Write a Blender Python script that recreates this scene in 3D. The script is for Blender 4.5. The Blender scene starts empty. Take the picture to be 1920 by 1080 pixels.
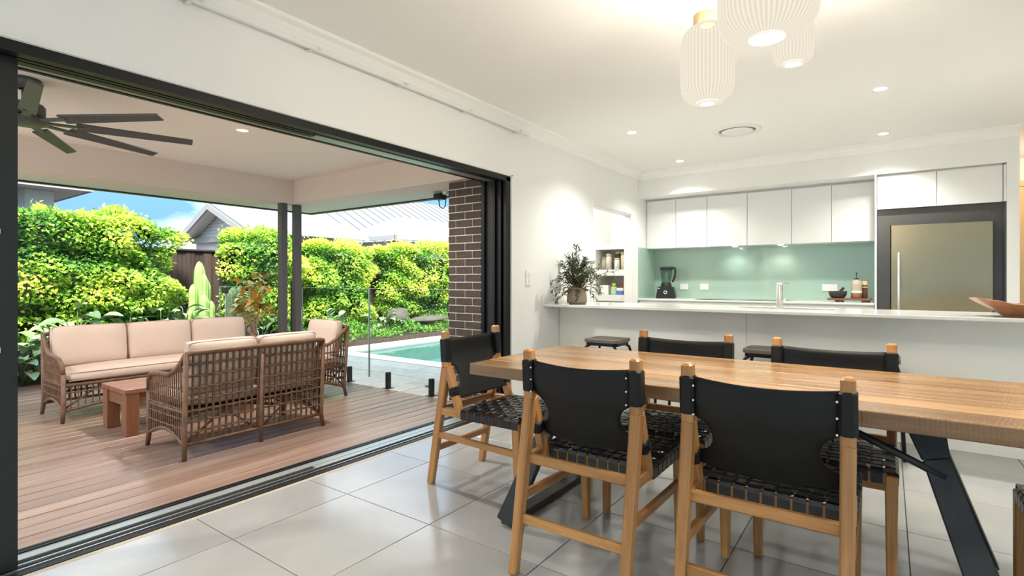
import bpy, bmesh, math, random
import numpy as np
from mathutils import Vector, Matrix
random.seed(7)
rng = np.random.default_rng(7)
PI = math.pi
S = bpy.context.scene
C = S.collection

# ------------------------------------------------------------------ camera, sky, sun, exposure
cam_d = bpy.data.cameras.new('camera'); cam = bpy.data.objects.new('camera', cam_d); C.objects.link(cam)
cam_d.sensor_width = 36; cam_d.lens = 987 / 1920 * 36; cam_d.shift_y = -14 / 1920; cam_d.clip_end = 300; cam_d.clip_start = 0.05
cam.location = (0, 0, 1.2); cam.rotation_euler = (PI / 2, 0, math.radians(35.55))
S.camera = cam
S.view_settings.view_transform = 'Standard'; S.view_settings.look = 'None'
S.view_settings.gamma = 1; S.view_settings.exposure = 1.55; S.view_settings.use_curve_mapping = False
S.cycles.use_denoising = True
S.cycles.max_bounces = 9; S.cycles.diffuse_bounces = 5; S.cycles.glossy_bounces = 4
S.cycles.transparent_max_bounces = 12; S.cycles.sample_clamp_indirect = 6
S.cycles.caustics_reflective = False; S.cycles.caustics_refractive = False

SKY_STRENGTH = 1.25; SUN_STRENGTH = 4.1
w = bpy.data.worlds.new('sky'); S.world = w; w.use_nodes = True
nt = w.node_tree; nt.nodes.clear()
def N(t, ty, **kw):
    n = t.nodes.new(ty)
    for k, v in kw.items():
        if k in n.inputs: n.inputs[k].default_value = v
        else: setattr(n, k, v)
    return n
tc = N(nt, 'ShaderNodeTexCoord')
nz = N(nt, 'ShaderNodeTexNoise', Scale=3.2, Detail=6.0, Roughness=0.55)
mp = N(nt, 'ShaderNodeMapping'); mp.inputs['Scale'].default_value = (1, 1, 2.6); mp.inputs['Location'].default_value = (5.84, 9.04, 6.82)
rp = N(nt, 'ShaderNodeValToRGB'); rp.color_ramp.elements[0].position = .46; rp.color_ramp.elements[1].position = .66
sep = N(nt, 'ShaderNodeSeparateXYZ')
gr = N(nt, 'ShaderNodeValToRGB')
gr.color_ramp.elements[0].position = 0.0; gr.color_ramp.elements[0].color = (.078, .172, .275, 1)
gr.color_ramp.elements[1].position = .6; gr.color_ramp.elements[1].color = (.16, .33, .62, 1)
gc_ = N(nt, 'ShaderNodeValToRGB')                     # hazy cloud, brighter towards the zenith as an overcast sky is
gc_.color_ramp.elements[0].position = 0.0; gc_.color_ramp.elements[0].color = (.36, .40, .42, 1)
gc_.color_ramp.elements[1].position = .9; gc_.color_ramp.elements[1].color = (2.0, 1.98, 1.92, 1)
mx = N(nt, 'ShaderNodeMixRGB')
bg = N(nt, 'ShaderNodeBackground', Strength=SKY_STRENGTH); wo = N(nt, 'ShaderNodeOutputWorld')
L = nt.links.new
L(tc.outputs['Generated'], mp.inputs[0]); L(mp.outputs[0], nz.inputs['Vector']); L(nz.outputs['Fac'], rp.inputs[0])
L(tc.outputs['Generated'], sep.inputs[0]); L(sep.outputs[2], gr.inputs[0]); L(sep.outputs[2], gc_.inputs[0]); L(gc_.outputs[0], mx.inputs[2]); L(gr.outputs[0], mx.inputs[1]); L(rp.outputs[0], mx.inputs[0])
L(mx.outputs[0], bg.inputs[0]); L(bg.outputs[0], wo.inputs[0])

sd = bpy.data.lights.new('sun', 'SUN'); sd.energy = SUN_STRENGTH; sd.angle = math.radians(12); sd.color = (1, .95, .86)
so = bpy.data.objects.new('sun', sd); C.objects.link(so)
so.rotation_euler = Vector((-.62, .38, -.95)).to_track_quat('-Z', 'Y').to_euler()
so.location = (0, 0, 12)

# ------------------------------------------------------------------ materials
MATS = {}
def mat(name, col, rough=.5, metal=0, spec=.5, vary=None, bump=None, rand=0, coat=0, emit=None, trans=0):
    """plain procedural material; vary=(scale, amount[, stretch]) cloudy colour, bump=(scale, strength), rand = per-object value change"""
    m = bpy.data.materials.new(name); m.use_nodes = True; t = m.node_tree; b = t.nodes['Principled BSDF']; l = t.links.new
    b.inputs['Base Color'].default_value = (*col, 1); b.inputs['Roughness'].default_value = rough; b.inputs['Metallic'].default_value = metal
    b.inputs['Specular IOR Level'].default_value = spec; b.inputs['Coat Weight'].default_value = coat
    if trans: b.inputs['Subsurface Weight'].default_value = 0
    src = None
    if vary:
        tcn = N(t, 'ShaderNodeTexCoord'); mpn = N(t, 'ShaderNodeMapping')
        if len(vary) > 2: mpn.inputs['Scale'].default_value = vary[2]
        nn = N(t, 'ShaderNodeTexNoise', Scale=vary[0], Detail=5.0)
        l(tcn.outputs['Object'], mpn.inputs[0]); l(mpn.outputs[0], nn.inputs['Vector'])
        cr = N(t, 'ShaderNodeValToRGB'); a = vary[1]
        cr.color_ramp.elements[0].position = .3; cr.color_ramp.elements[1].position = .7
        cr.color_ramp.elements[0].color = (*[c * (1 - a) for c in col], 1); cr.color_ramp.elements[1].color = (*[min(1, c * (1 + a)) for c in col], 1)
        l(nn.outputs['Fac'], cr.inputs[0]); src = cr.outputs[0]
    if rand:
        oi = N(t, 'ShaderNodeObjectInfo'); mr = N(t, 'ShaderNodeMapRange')
        mr.inputs['To Min'].default_value = 1 - rand; mr.inputs['To Max'].default_value = 1 + rand
        hs = N(t, 'ShaderNodeHueSaturation'); hs.inputs['Color'].default_value = (*col, 1)
        l(oi.outputs['Random'], mr.inputs[0]); l(mr.outputs[0], hs.inputs['Value'])
        if src: l(src, hs.inputs['Color'])
        src = hs.outputs[0]
    if src: l(src, b.inputs['Base Color'])
    if bump:
        tcb = N(t, 'ShaderNodeTexCoord'); nb = N(t, 'ShaderNodeTexNoise', Scale=bump[0], Detail=4.0); bp = N(t, 'ShaderNodeBump', Strength=bump[1], Distance=.01)
        l(tcb.outputs['Object'], nb.inputs['Vector']); l(nb.outputs['Fac'], bp.inputs['Height']); l(bp.outputs[0], b.inputs['Normal'])
    if emit:
        b.inputs['Emission Color'].default_value = (*emit[0], 1); b.inputs['Emission Strength'].default_value = emit[1]
    MATS[name] = m
    return m
def wood(name, c0, c1, rough=.4, stretch=(2.5, 40, 40), rand=.12, saw=0, spec=.5):
    """wood grain along each piece (vertex attribute grain: x runs along the piece)"""
    m = bpy.data.materials.new(name); m.use_nodes = True; t = m.node_tree; b = t.nodes['Principled BSDF']; l = t.links.new
    b.inputs['Roughness'].default_value = rough; b.inputs['Specular IOR Level'].default_value = spec
    at = N(t, 'ShaderNodeAttribute', attribute_name='grain'); oi = N(t, 'ShaderNodeObjectInfo')
    ad = N(t, 'ShaderNodeVectorMath', operation='ADD'); sc = N(t, 'ShaderNodeVectorMath', operation='SCALE'); sc.inputs['Scale'].default_value = 17.0
    cv = N(t, 'ShaderNodeCombineXYZ'); l(oi.outputs['Random'], cv.inputs[0]); l(oi.outputs['Random'], cv.inputs[1]); l(cv.outputs[0], sc.inputs[0])
    l(at.outputs['Vector'], ad.inputs[0]); l(sc.outputs[0], ad.inputs[1])
    mpn = N(t, 'ShaderNodeMapping'); mpn.inputs['Scale'].default_value = stretch; l(ad.outputs[0], mpn.inputs[0])
    nn = N(t, 'ShaderNodeTexNoise', Scale=1.0, Detail=7.0, Roughness=.62, Distortion=.6); l(mpn.outputs[0], nn.inputs['Vector'])
    n2 = N(t, 'ShaderNodeTexNoise', Scale=.35, Detail=2.0); l(mpn.outputs[0], n2.inputs['Vector'])
    mi = N(t, 'ShaderNodeMixRGB', blend_type='MIX'); mi.inputs[0].default_value = .45; l(nn.outputs['Fac'], mi.inputs[1]); l(n2.outputs['Fac'], mi.inputs[2])
    cr = N(t, 'ShaderNodeValToRGB'); cr.color_ramp.elements[0].position = .36; cr.color_ramp.elements[1].position = .64
    cr.color_ramp.elements[0].color = (*c0, 1); cr.color_ramp.elements[1].color = (*c1, 1); l(mi.outputs[0], cr.inputs[0])
    mr = N(t, 'ShaderNodeMapRange'); mr.inputs['To Min'].default_value = 1 - rand; mr.inputs['To Max'].default_value = 1 + rand
    hs = N(t, 'ShaderNodeHueSaturation'); l(oi.outputs['Random'], mr.inputs[0]); l(mr.outputs[0], hs.inputs['Value']); l(cr.outputs[0], hs.inputs['Color'])
    col = hs.outputs[0]
    bp = N(t, 'ShaderNodeBump', Strength=.12, Distance=.004); l(nn.outputs['Fac'], bp.inputs['Height']); nor = bp.outputs[0]
    if saw:                                     # rough sawn marks across the piece
        mw = N(t, 'ShaderNodeMapping'); mw.inputs['Rotation'].default_value = (0, 0, .22); l(ad.outputs[0], mw.inputs[0])
        wv = N(t, 'ShaderNodeTexWave', Scale=26.0, Distortion=5.0, Detail=4.0); wv.inputs['Detail Scale'].default_value = 2.0; l(mw.outputs[0], wv.inputs['Vector'])
        n3 = N(t, 'ShaderNodeTexNoise', Scale=3.0, Detail=2.0); l(ad.outputs[0], n3.inputs['Vector'])
        r3 = N(t, 'ShaderNodeValToRGB'); r3.color_ramp.elements[0].position = .50; r3.color_ramp.elements[1].position = .70; l(n3.outputs['Fac'], r3.inputs[0])
        rw = N(t, 'ShaderNodeValToRGB'); rw.color_ramp.elements[0].position = .0; rw.color_ramp.elements[1].position = .10
        rw.color_ramp.elements[0].color = (0, 0, 0, 1); l(wv.outputs['Fac'], rw.inputs[0])
        mm = N(t, 'ShaderNodeMixRGB', blend_type='MULTIPLY'); sub = N(t, 'ShaderNodeMath', operation='MULTIPLY'); sub.inputs[1].default_value = saw
        l(r3.outputs[0], sub.inputs[0]); l(sub.outputs[0], mm.inputs[0]); l(hs.outputs[0], mm.inputs[1]); l(rw.outputs[0], mm.inputs[2]); col = mm.outputs[0]
        b2 = N(t, 'ShaderNodeBump', Strength=.25 * saw, Distance=.004); l(wv.outputs['Fac'], b2.inputs['Height']); l(nor, b2.inputs['Normal']); nor = b2.outputs[0]
    l(col, b.inputs['Base Color']); l(nor, b.inputs['Normal'])
    return m
def glass(name, tint=(.93, .97, .95), refl=1.0):
    m = bpy.data.materials.new(name); m.use_nodes = True; t = m.node_tree; t.nodes.clear(); l = t.links.new
    o = N(t, 'ShaderNodeOutputMaterial'); tr = N(t, 'ShaderNodeBsdfTransparent'); tr.inputs[0].default_value = (*tint, 1)
    gl = N(t, 'ShaderNodeBsdfGlossy', Roughness=.0); fr = N(t, 'ShaderNodeLayerWeight', Blend=.5); mxs = N(t, 'ShaderNodeMixShader')
    pw_ = N(t, 'ShaderNodeMath', operation='POWER'); pw_.inputs[1].default_value = 5.0; l(fr.outputs['Facing'], pw_.inputs[0])
    ml = N(t, 'ShaderNodeMath', operation='MULTIPLY_ADD'); ml.inputs[1].default_value = .9 * refl; ml.inputs[2].default_value = .03 * refl
    l(pw_.outputs[0], ml.inputs[0]); l(ml.outputs[0], mxs.inputs[0]); l(tr.outputs[0], mxs.inputs[1]); l(gl.outputs[0], mxs.inputs[2]); l(mxs.outputs[0], o.inputs[0])
    return m
def foliage(name, stops, rough=.45, transl=.25):
    """leaf colours picked by the vertex attribute tone (0..1)"""
    m = bpy.data.materials.new(name); m.use_nodes = True; t = m.node_tree; b = t.nodes['Principled BSDF']; l = t.links.new
    at = N(t, 'ShaderNodeAttribute', attribute_name='tone'); cr = N(t, 'ShaderNodeValToRGB'); e = cr.color_ramp.elements
    e[0].position, e[0].color = stops[0][0], (*stops[0][1], 1); e[1].position, e[1].color = stops[-1][0], (*stops[-1][1], 1)
    for p, c in stops[1:-1]:
        x = e.new(p); x.color = (*c, 1)
    l(at.outputs['Fac'], cr.inputs[0]); l(cr.outputs[0], b.inputs['Base Color']); b.inputs['Roughness'].default_value = rough
    b.inputs['Specular IOR Level'].default_value = .35
    o = t.nodes['Material Output']; ts = N(t, 'ShaderNodeBsdfTranslucent'); ms = N(t, 'ShaderNodeMixShader'); ms.inputs[0].default_value = transl
    l(cr.outputs[0], ts.inputs[0]); l(b.outputs[0], ms.inputs[1]); l(ts.outputs[0], ms.inputs[2]); l(ms.outputs[0], o.inputs[0])
    return m

M_wall = mat('wall_paint', (.85, .84, .81), .6, spec=.3, bump=(60, .03))
M_ceil = mat('ceiling_paint', (.90, .885, .845), .7, spec=.2)
M_trim = mat('white_gloss_trim', (.82, .81, .78), .35)
M_cab = mat('white_satin_laminate', (.80, .80, .775), .35)
M_gap = mat('shadow_gap', (.25, .24, .22), .7)
M_stone = mat('pale_stone_worktop', (.80, .78, .73), .10)
M_stone_edge = M_stone
M_panel = mat('painted_bench_panel', (.88, .85, .775), .55)
M_tile = mat('grey_porcelain_tile', (.35, .345, .33), .17, spec=.7, vary=(2.2, .10), rand=.04, bump=(3, .02))
M_grout = mat('dark_grout', (.10, .09, .08), .9)
M_black = mat('black_powder_coat', (.006, .006, .006), .4, spec=.3)
M_dgrey = mat('charcoal_aluminium', (.016, .018, .018), .4, spec=.35)
M_track = mat('grey_aluminium_track', (.42, .45, .44), .35, metal=.6)
M_alu = mat('bright_aluminium', (.8, .8, .78), .3, metal=.9)
M_chrome = mat('chrome', (.85, .85, .85), .07, metal=1)
M_steel = mat('brushed_steel', (.42, .35, .22), .26, metal=1, vary=(3, .06, (60, 60, 1)))
M_niche = mat('dark_grey_gloss_panel', (.085, .08, .072), .22)
M_mint = mat('mint_back_painted_glass', (.40, .545, .455), .04, spec=.5, coat=.4)
M_plastic = mat('white_plastic', (.85, .84, .82), .35)
M_leather = mat('black_leather', (.007, .0072, .0072), .5, spec=.3, bump=(220, .12), vary=(3, .25))
M_strap = mat('black_leather_strap', (.011, .0118, .012), .30, bump=(200, .15), spec=.45)
M_teak = wood('oiled_teak', (.29, .12, .036), (.51, .26, .088), .36, stretch=(2.5, 45, 45), rand=.16)
M_top = wood('rough_sawn_timber', (.20, .095, .037), (.46, .275, .13), .22, stretch=(1.3, 16, 16), rand=.28, saw=.38)
M_iron = mat('raw_black_steel', (.020, .020, .019), .42, metal=.2, vary=(9, .5))
M_stoolseat = wood('smoked_timber', (.10, .085, .065), (.17, .145, .115), .35, rand=.05)
M_deck = wood('merbau_decking', (.195, .118, .086), (.335, .228, .175), .33, stretch=(1.2, 30, 30), rand=.13)
M_olddeck = wood('weathered_decking', (.13, .085, .055), (.30, .21, .15), .6, stretch=(2, 25, 25), rand=.25)
M_ctable = wood('red_hardwood', (.16, .062, .03), (.29, .125, .06), .4, rand=.05)
M_rattan = mat('rattan_cane', (.15, .078, .038), .5, vary=(14, .3))
M_cush = mat('blush_canvas', (.56, .44, .36), .85, spec=.2, bump=(160, .12), vary=(4, .04))
M_pipe = mat('dark_blush_piping', (.36, .23, .165), .8)
M_brick = mat('dark_brown_brick', (.058, .043, .035), .75, vary=(16, .25), bump=(70, .3), rand=.16)
M_mortar = mat('cream_mortar', (.74, .62, .48), .9, bump=(90, .3))
M_render = mat('beige_render', (.70, .62, .54), .8, bump=(90, .05))
M_patceil = mat('patio_ceiling_paint', (.84, .78, .70), .75)
M_soffit = mat('eave_lining', (.62, .64, .57), .7)
M_post = mat('taupe_powder_coat', (.085, .075, .07), .4)
M_pave = mat('pale_sandstone_paver', (.52, .50, .44), .75, vary=(5, .12), rand=.07)
M_cope = mat('white_coping', (.80, .78, .72), .6, vary=(5, .06))
M_soil = mat('dark_mulch', (.055, .038, .026), .95, vary=(14, .4), bump=(30, .6))
M_fence = wood('aged_dark_paling', (.022, .014, .010), (.085, .055, .042), .85, stretch=(1.2, 26, 26), rand=.3)
M_roof = mat('white_metal_roof', (.20, .205, .21), .5)
M_board = mat('white_weatherboard', (.72, .73, .74), .6)
M_roofsoffit = mat('white_soffit', (.85, .85, .84), .6)
M_housegrey = mat('grey_green_cladding', (.55, .58, .54), .7)
M_fascia = mat('white_fascia', (.34, .34, .335), .5)
M_glass = glass('clear_glass', (.95, .975, .96))
M_fglass = glass('pool_fence_glass', (.94, .965, .955), .8)
M_gedge = mat('glass_edge', (.34, .42, .38), .15)
M_fan = mat('charcoal_fan', (.055, .062, .058), .45)
M_pooltile = mat('pool_interior_pale', (.26, .33, .28), .5)
M_pooldeep = mat('pool_interior_teal', (.11, .23, .27), .5)
M_lightwood = wood('pale_ash', (.62, .42, .20), (.74, .54, .29), .5, rand=.02)
M_bowl = wood('polished_teak_root', (.20, .075, .028), (.42, .19, .085), .35, stretch=(7, 16, 16), rand=.03)
M_potclay = mat('taupe_ceramic', (.34, .26, .19), .6, vary=(9, .1))
M_terracotta = mat('weathered_terracotta', (.42, .27, .17), .8, vary=(7, .2))
M_bark = mat('pale_bark', (.33, .22, .13), .8, vary=(14, .3))
M_leafdeep = mat('dark_fill', (.018, .030, .010), .9)  # near-black fill for the added hedge cores and the fence backing
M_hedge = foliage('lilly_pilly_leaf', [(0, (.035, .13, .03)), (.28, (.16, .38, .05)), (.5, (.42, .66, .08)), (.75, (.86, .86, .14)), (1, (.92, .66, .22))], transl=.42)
M_ground = foliage('ground_cover_leaf', [(0, (.06, .20, .03)), (.6, (.22, .46, .06)), (1, (.85, .9, .75))])
M_olive = foliage('narrow_dusky_leaf', [(0, (.045, .065, .03)), (.6, (.10, .13, .065)), (1, (.26, .29, .19))], transl=.1)
M_broad = mat('broad_grey_green_leaf', (.19, .285, .135), .45, rand=.3)
M_magt = mat('glossy_green_leaf', (.46, .48, .13), .3, rand=.2)
M_magr = mat('rusty_leaf_underside', (.66, .34, .06), .6, rand=.3)
M_cactus = mat('pale_green_cactus', (.25, .42, .11), .6, vary=(9, .2))
M_cactusd = mat('dusty_green_cactus', (.06, .10, .04), .6, vary=(9, .2))
M_rock = mat('grey_boulder', (.085, .075, .062), .85, vary=(5, .3), bump=(12, .6))
M_blackp = mat('black_plastic', (.012, .014, .014), .3)
M_cooktop = mat('black_ceramic_glass', (.01, .01, .01), .08)
M_granite = mat('dark_granite', (.03, .03, .028), .7, bump=(90, .3))
M_slab = wood('dark_slab_timber', (.07, .03, .015), (.22, .09, .04), .45)
M_lit = mat('lit_diffuser', (1, 1, 1), .5, emit=((1, .96, .88), 14))
M_litw = mat('lit_warm_diffuser', (1, .8, .6), .5, emit=((1, .66, .36), .95))

# ------------------------------------------------------------------ mesh building
class MB:
    def __init__(s): s.v = []; s.f = []; s.g = []; s.sm = []
    def add(s, vs, fs, grain=None, smooth=False):
        o = len(s.v); s.v += [tuple(v) for v in vs]; s.f += [tuple(i + o for i in f) for f in fs]
        s.g += [tuple(g) for g in (grain if grain is not None else vs)]; s.sm += [smooth] * len(fs)
        return s
    def box(s, lo, hi, axis=0):
        (a, b, c), (d, e, f) = lo, hi
        vs = [(a, b, c), (d, b, c), (d, e, c), (a, e, c), (a, b, f), (d, b, f), (d, e, f), (a, e, f)]
        gr = vs if axis == 0 else [(v[axis], v[(axis + 1) % 3], v[(axis + 2) % 3]) for v in vs]
        return s.add(vs, [(0, 3, 2, 1), (4, 5, 6, 7), (0, 1, 5, 4), (1, 2, 6, 5), (2, 3, 7, 6), (3, 0, 4, 7)], gr)
    def bbox(s, lo, hi, c=.004, axis=0):
        """box with chamfered vertical and horizontal edges"""
        ax = [(0, 1, 2), (1, 2, 0), (2, 0, 1)][axis]
        p0 = [(lo[i] + hi[i]) / 2 for i in range(3)]; p1 = p0[:]; p0[axis] = lo[axis]; p1[axis] = hi[axis]
        side = [0, 0, 0]; side[ax[1]] = 1
        return s.beam(p0, p1, hi[ax[1]] - lo[ax[1]], hi[ax[2]] - lo[ax[2]], side, c=c)
    def beam(s, p0, p1, w, h, side=(1, 0, 0), w1=None, h1=None, c=.004):
        p0 = Vector(p0); p1 = Vector(p1); d = p1 - p0; ln = d.length; d.normalize()
        sd_ = Vector(side); sd_ = (sd_ - d * sd_.dot(d)).normalized(); up = d.cross(sd_)
        vs = []; gs = []
        def ring(p, w_, h_, k, t):
            a, b = w_ / 2, h_ / 2; c_ = min(c, a * .45, b * .45); a -= k; b -= k
            for x, y in ((a - c_, -b), (a, -b + c_), (a, b - c_), (a - c_, b), (-a + c_, b), (-a, b - c_), (-a, -b + c_), (-a + c_, -b)):
                vs.append(p + sd_ * x + up * y); gs.append((t, x, y))
        w1 = w1 or w; h1 = h1 or h; e = min(c, ln * .2)
        ring(p0, w, h, min(c, w * .3, h * .3), 0); ring(p0 + d * e, w, h, 0, e); ring(p1 - d * e, w1, h1, 0, ln - e); ring(p1, w1, h1, min(c, w1 * .3, h1 * .3), ln)
        fs = []
        for r in range(3):
            for i in range(8):
                j = (i + 1) % 8; fs.append((r * 8 + i, r * 8 + j, r * 8 + 8 + j, r * 8 + 8 + i))
        fs += [tuple(range(7, -1, -1)), tuple(range(24, 32))]
        return s.add(vs, fs, gs)
    def tube(s, pts, r, n=8, cap=True, closed=False):
        P = [Vector(p) for p in pts]; m = len(P); R = r if isinstance(r, (list, tuple)) else [r] * m
        vs = []; gs = []; prev = None; ln = 0
        for i, p in enumerate(P):
            if closed: t = P[(i + 1) % m] - P[i - 1]
            else: t = P[min(i + 1, m - 1)] - P[max(i - 1, 0)]
            t.normalize()
            if prev is None:
                a = Vector((0, 0, 1)) if abs(t.z) < .9 else Vector((1, 0, 0)); prev = a.cross(t).normalized()
            u = (prev - t * prev.dot(t)).normalized(); prev = u; q = t.cross(u)
            if i: ln += (P[i] - P[i - 1]).length
            for k in range(n):
                an = 2 * PI * k / n; vs.append(p + (u * math.cos(an) + q * math.sin(an)) * R[i]); gs.append((ln, R[i] * math.cos(an), R[i] * math.sin(an)))
        fs = []
        for i in range(m if closed else m - 1):
            for k in range(n):
                a, b = i * n + k, i * n + (k + 1) % n; j = (i + 1) % m; fs.append((a, b, j * n + (k + 1) % n, j * n + k))
        s.add(vs, fs, gs, True)
        if cap and not closed:
            o = len(s.v) - len(vs); s.f += [tuple(o + k for k in range(n - 1, -1, -1)), tuple(o + (m - 1) * n + k for k in range(n))]; s.sm += [False, False]
        return s
    def lathe(s, prof, n=32, cen=(0, 0, 0), ribs=0, amp=0, capb=False, capt=False):
        vs = []; cx, cy, cz = cen
        for r, z in prof:
            for k in range(n):
                an = 2 * PI * k / n; rr = r * (1 + amp * math.cos(ribs * an)) if ribs else r
                vs.append((cx + rr * math.cos(an), cy + rr * math.sin(an), cz + z))
        fs = [(i * n + k, i * n + (k + 1) % n, (i + 1) * n + (k + 1) % n, (i + 1) * n + k) for i in range(len(prof) - 1) for k in range(n)]
        s.add(vs, fs, None, True); o = len(s.v) - len(vs)
        if capb: s.f.append(tuple(o + k for k in range(n - 1, -1, -1))); s.sm.append(False)
        if capt: s.f.append(tuple(o + (len(prof) - 1) * n + k for k in range(n))); s.sm.append(False)
        return s
    def prism(s, poly, axis, lo, hi, smooth=False):
        """poly in the two other axes (cyclic order), pushed along axis"""
        n = len(poly); vs = []
        for t in (lo, hi):
            for a, b in poly:
                vs.append({0: (t, a, b), 1: (a, t, b), 2: (a, b, t)}[axis])
        fs = [tuple(range(n - 1, -1, -1)), tuple(range(n, 2 * n))] + [(i, (i + 1) % n, n + (i + 1) % n, n + i) for i in range(n)]
        o = len(s.v); s.add(vs, fs)
        return s
    def sweep(s, pts, w, h, side):
        """rectangular strip w wide (along side) and h thick following pts"""
        P = [Vector(p) for p in pts]; sd_ = Vector(side).normalized(); vs = []
        for i, p in enumerate(P):
            t = (P[min(i + 1, len(P) - 1)] - P[max(i - 1, 0)]).normalized(); nn = t.cross(sd_).normalized()
            for a, b in ((-1, -1), (1, -1), (1, 1), (-1, 1)): vs.append(p + sd_ * (a * w / 2) + nn * (b * h / 2))
        fs = [(0, 1, 2, 3)]; m = len(P)
        for i in range(m - 1):
            for k in range(4): fs.append((i * 4 + k, i * 4 + (k + 1) % 4, i * 4 + 4 + (k + 1) % 4, i * 4 + 4 + k))
        fs.append(tuple((m - 1) * 4 + k for k in (3, 2, 1, 0)))
        return s.add(vs, fs)
    def grid(s, fn, nu, nv, smooth=True):
        vs = [fn(i / nu, j / nv) for j in range(nv + 1) for i in range(nu + 1)]
        fs = [(j * (nu + 1) + i, j * (nu + 1) + i + 1, (j + 1) * (nu + 1) + i + 1, (j + 1) * (nu + 1) + i) for j in range(nv) for i in range(nu)]
        return s.add(vs, fs, None, smooth)
    def cushion(s, lo, hi, n=10, axis=2, soft=.55):
        """puffed pillow filling a box; axis is its thin direction"""
        c = [(a + b) / 2 for a, b in zip(lo, hi)]; h = [(b - a) / 2 for a, b in zip(lo, hi)]
        ax = [a for a in range(3) if a != axis]; vs = []; fs = []
        for sgn in (1, -1):
            o = len(vs)
            for j in range(n + 1):
                for i in range(n + 1):
                    u, v = math.sin((i / n * 2 - 1) * PI / 2), math.sin((j / n * 2 - 1) * PI / 2)
                    uu = u * (1 - .05 * v ** 4 + .015 * v * v); vv = v * (1 - .05 * u ** 4 + .015 * u * u)
                    e = max(0, (1 - abs(u) ** 5) * (1 - abs(v) ** 5)) ** .5; z = sgn * (.30 + .70 * (e * (1 - soft * .35 * (u * u + v * v) / 2)))
                    if e == 0: z = sgn * .30
                    p = [0, 0, 0]; p[ax[0]] = c[ax[0]] + uu * h[ax[0]]; p[ax[1]] = c[ax[1]] + vv * h[ax[1]]; p[axis] = c[axis] + z * h[axis]
                    vs.append(tuple(p))
            for j in range(n):
                for i in range(n):
                    q = (o + j * (n + 1) + i, o + j * (n + 1) + i + 1, o + (j + 1) * (n + 1) + i + 1, o + (j + 1) * (n + 1) + i)
                    fs.append(q if sgn > 0 else q[::-1])
        m = (n + 1) ** 2
        rim = [i for i in range(n + 1)] + [j * (n + 1) + n for j in range(1, n + 1)] + [n * (n + 1) + i for i in range(n - 1, -1, -1)] + [j * (n + 1) for j in range(n - 1, 0, -1)]
        for a, b in zip(rim, rim[1:] + rim[:1]): fs.append((a, m + a, m + b, b))
        return s.add(vs, fs, None, True)
    def mesh(s, name, m):
        me = bpy.data.meshes.new(name); me.from_pydata(s.v, [], s.f)
        me.polygons.foreach_set('use_smooth', s.sm)
        at = me.attributes.new('grain', 'FLOAT_VECTOR', 'POINT'); at.data.foreach_set('vector', np.array(s.g, dtype=np.float32).ravel())
        if m: me.materials.append(m)
        me.update()
        return me
    def build(s, name, m, parent=None, loc=(0, 0, 0), rot=(0, 0, 0), **props):
        return put(name, s.mesh(name, m), parent, loc, rot, **props)
def put(name, me, parent=None, loc=(0, 0, 0), rot=(0, 0, 0), scale=None, **props):
    o = bpy.data.objects.new(name, me); C.objects.link(o); o.parent = parent; o.location = loc; o.rotation_euler = rot
    if scale: o.scale = scale
    for k, v in props.items(): o[k] = v
    return o
def tag(o, label, cat, group=None, kind=None):
    o['label'] = label; o['category'] = cat
    if group: o['group'] = group
    if kind: o['kind'] = kind
    return o
def thing(name, label, cat, loc=(0, 0, 0), rz=0, group=None, kind=None):
    o = put(name, None, None, loc, (0, 0, rz)); o.empty_display_size = .1
    return tag(o, label, cat, group, kind)
def dup(root, loc, rz, label, group=None):
    r = root.copy(); C.objects.link(r); r.location = loc; r.rotation_euler = (0, 0, rz); r['label'] = label
    if group: r['group'] = group
    for ch in list(root.children):
        c = ch.copy(); C.objects.link(c); c.parent = r
        for g in ch.children:
            d = g.copy(); C.objects.link(d); d.parent = c
    return r
def struct(name, mb, m, label, cat, parent=None): return tag(mb.build(name, m, parent), label, cat, kind='structure')
def B(lo, hi, axis=0): return MB().box(lo, hi, axis)
def BB(lo, hi, c=.004, axis=0): return MB().bbox(lo, hi, c, axis)
def lamp(kind, loc, energy, col, size=.1, rot=(0, 0, 0), parent=None, spot=None, blend=.5):
    d = bpy.data.lights.new('lamp', kind); d.energy = energy; d.color = col
    if kind == 'AREA': d.shape = 'DISK'; d.size = size
    else: d.shadow_soft_size = size
    if spot: d.spot_size = spot; d.spot_blend = blend
    o = bpy.data.objects.new('lamp', d); C.objects.link(o); o.location = loc; o.rotation_euler = rot; o.parent = parent
    return o

WX = -2.85                                   # inner face of the left wall
# ------------------------------------------------------------------ setting: room shell
fl = struct('floor', B((-2.85, -3.5, -.15), (3.4, 9.0, -.006)), M_grout, 'grey porcelain tiled floor with thin dark joints', 'floor')
xs = [-2.835] + [-2.474 + .637 * k for k in range(0, 10)]; ys = [1.87 + .636 * k for k in range(-8, 12)]
tmesh = {}
for i in range(len(xs) - 1):
    for j in range(len(ys) - 1):
        cx, cy = (xs[i] + xs[i + 1]) / 2, (ys[j] + ys[j + 1]) / 2
        hx, hy = (xs[i + 1] - xs[i]) / 2 - .0022, (ys[j + 1] - ys[j]) / 2 - .0022
        if cx > 3.4 or cy > 7.2 or (cy > 4.9 and cy < 5.3 and False): continue
        k = round(hx, 3)
        if k not in tmesh: tmesh[k] = BB((-hx, -hy, -.006), (hx, hy, 0), .0012).mesh('tile', M_tile)
        put('tile', tmesh[k], fl, (cx, cy, 0))

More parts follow.
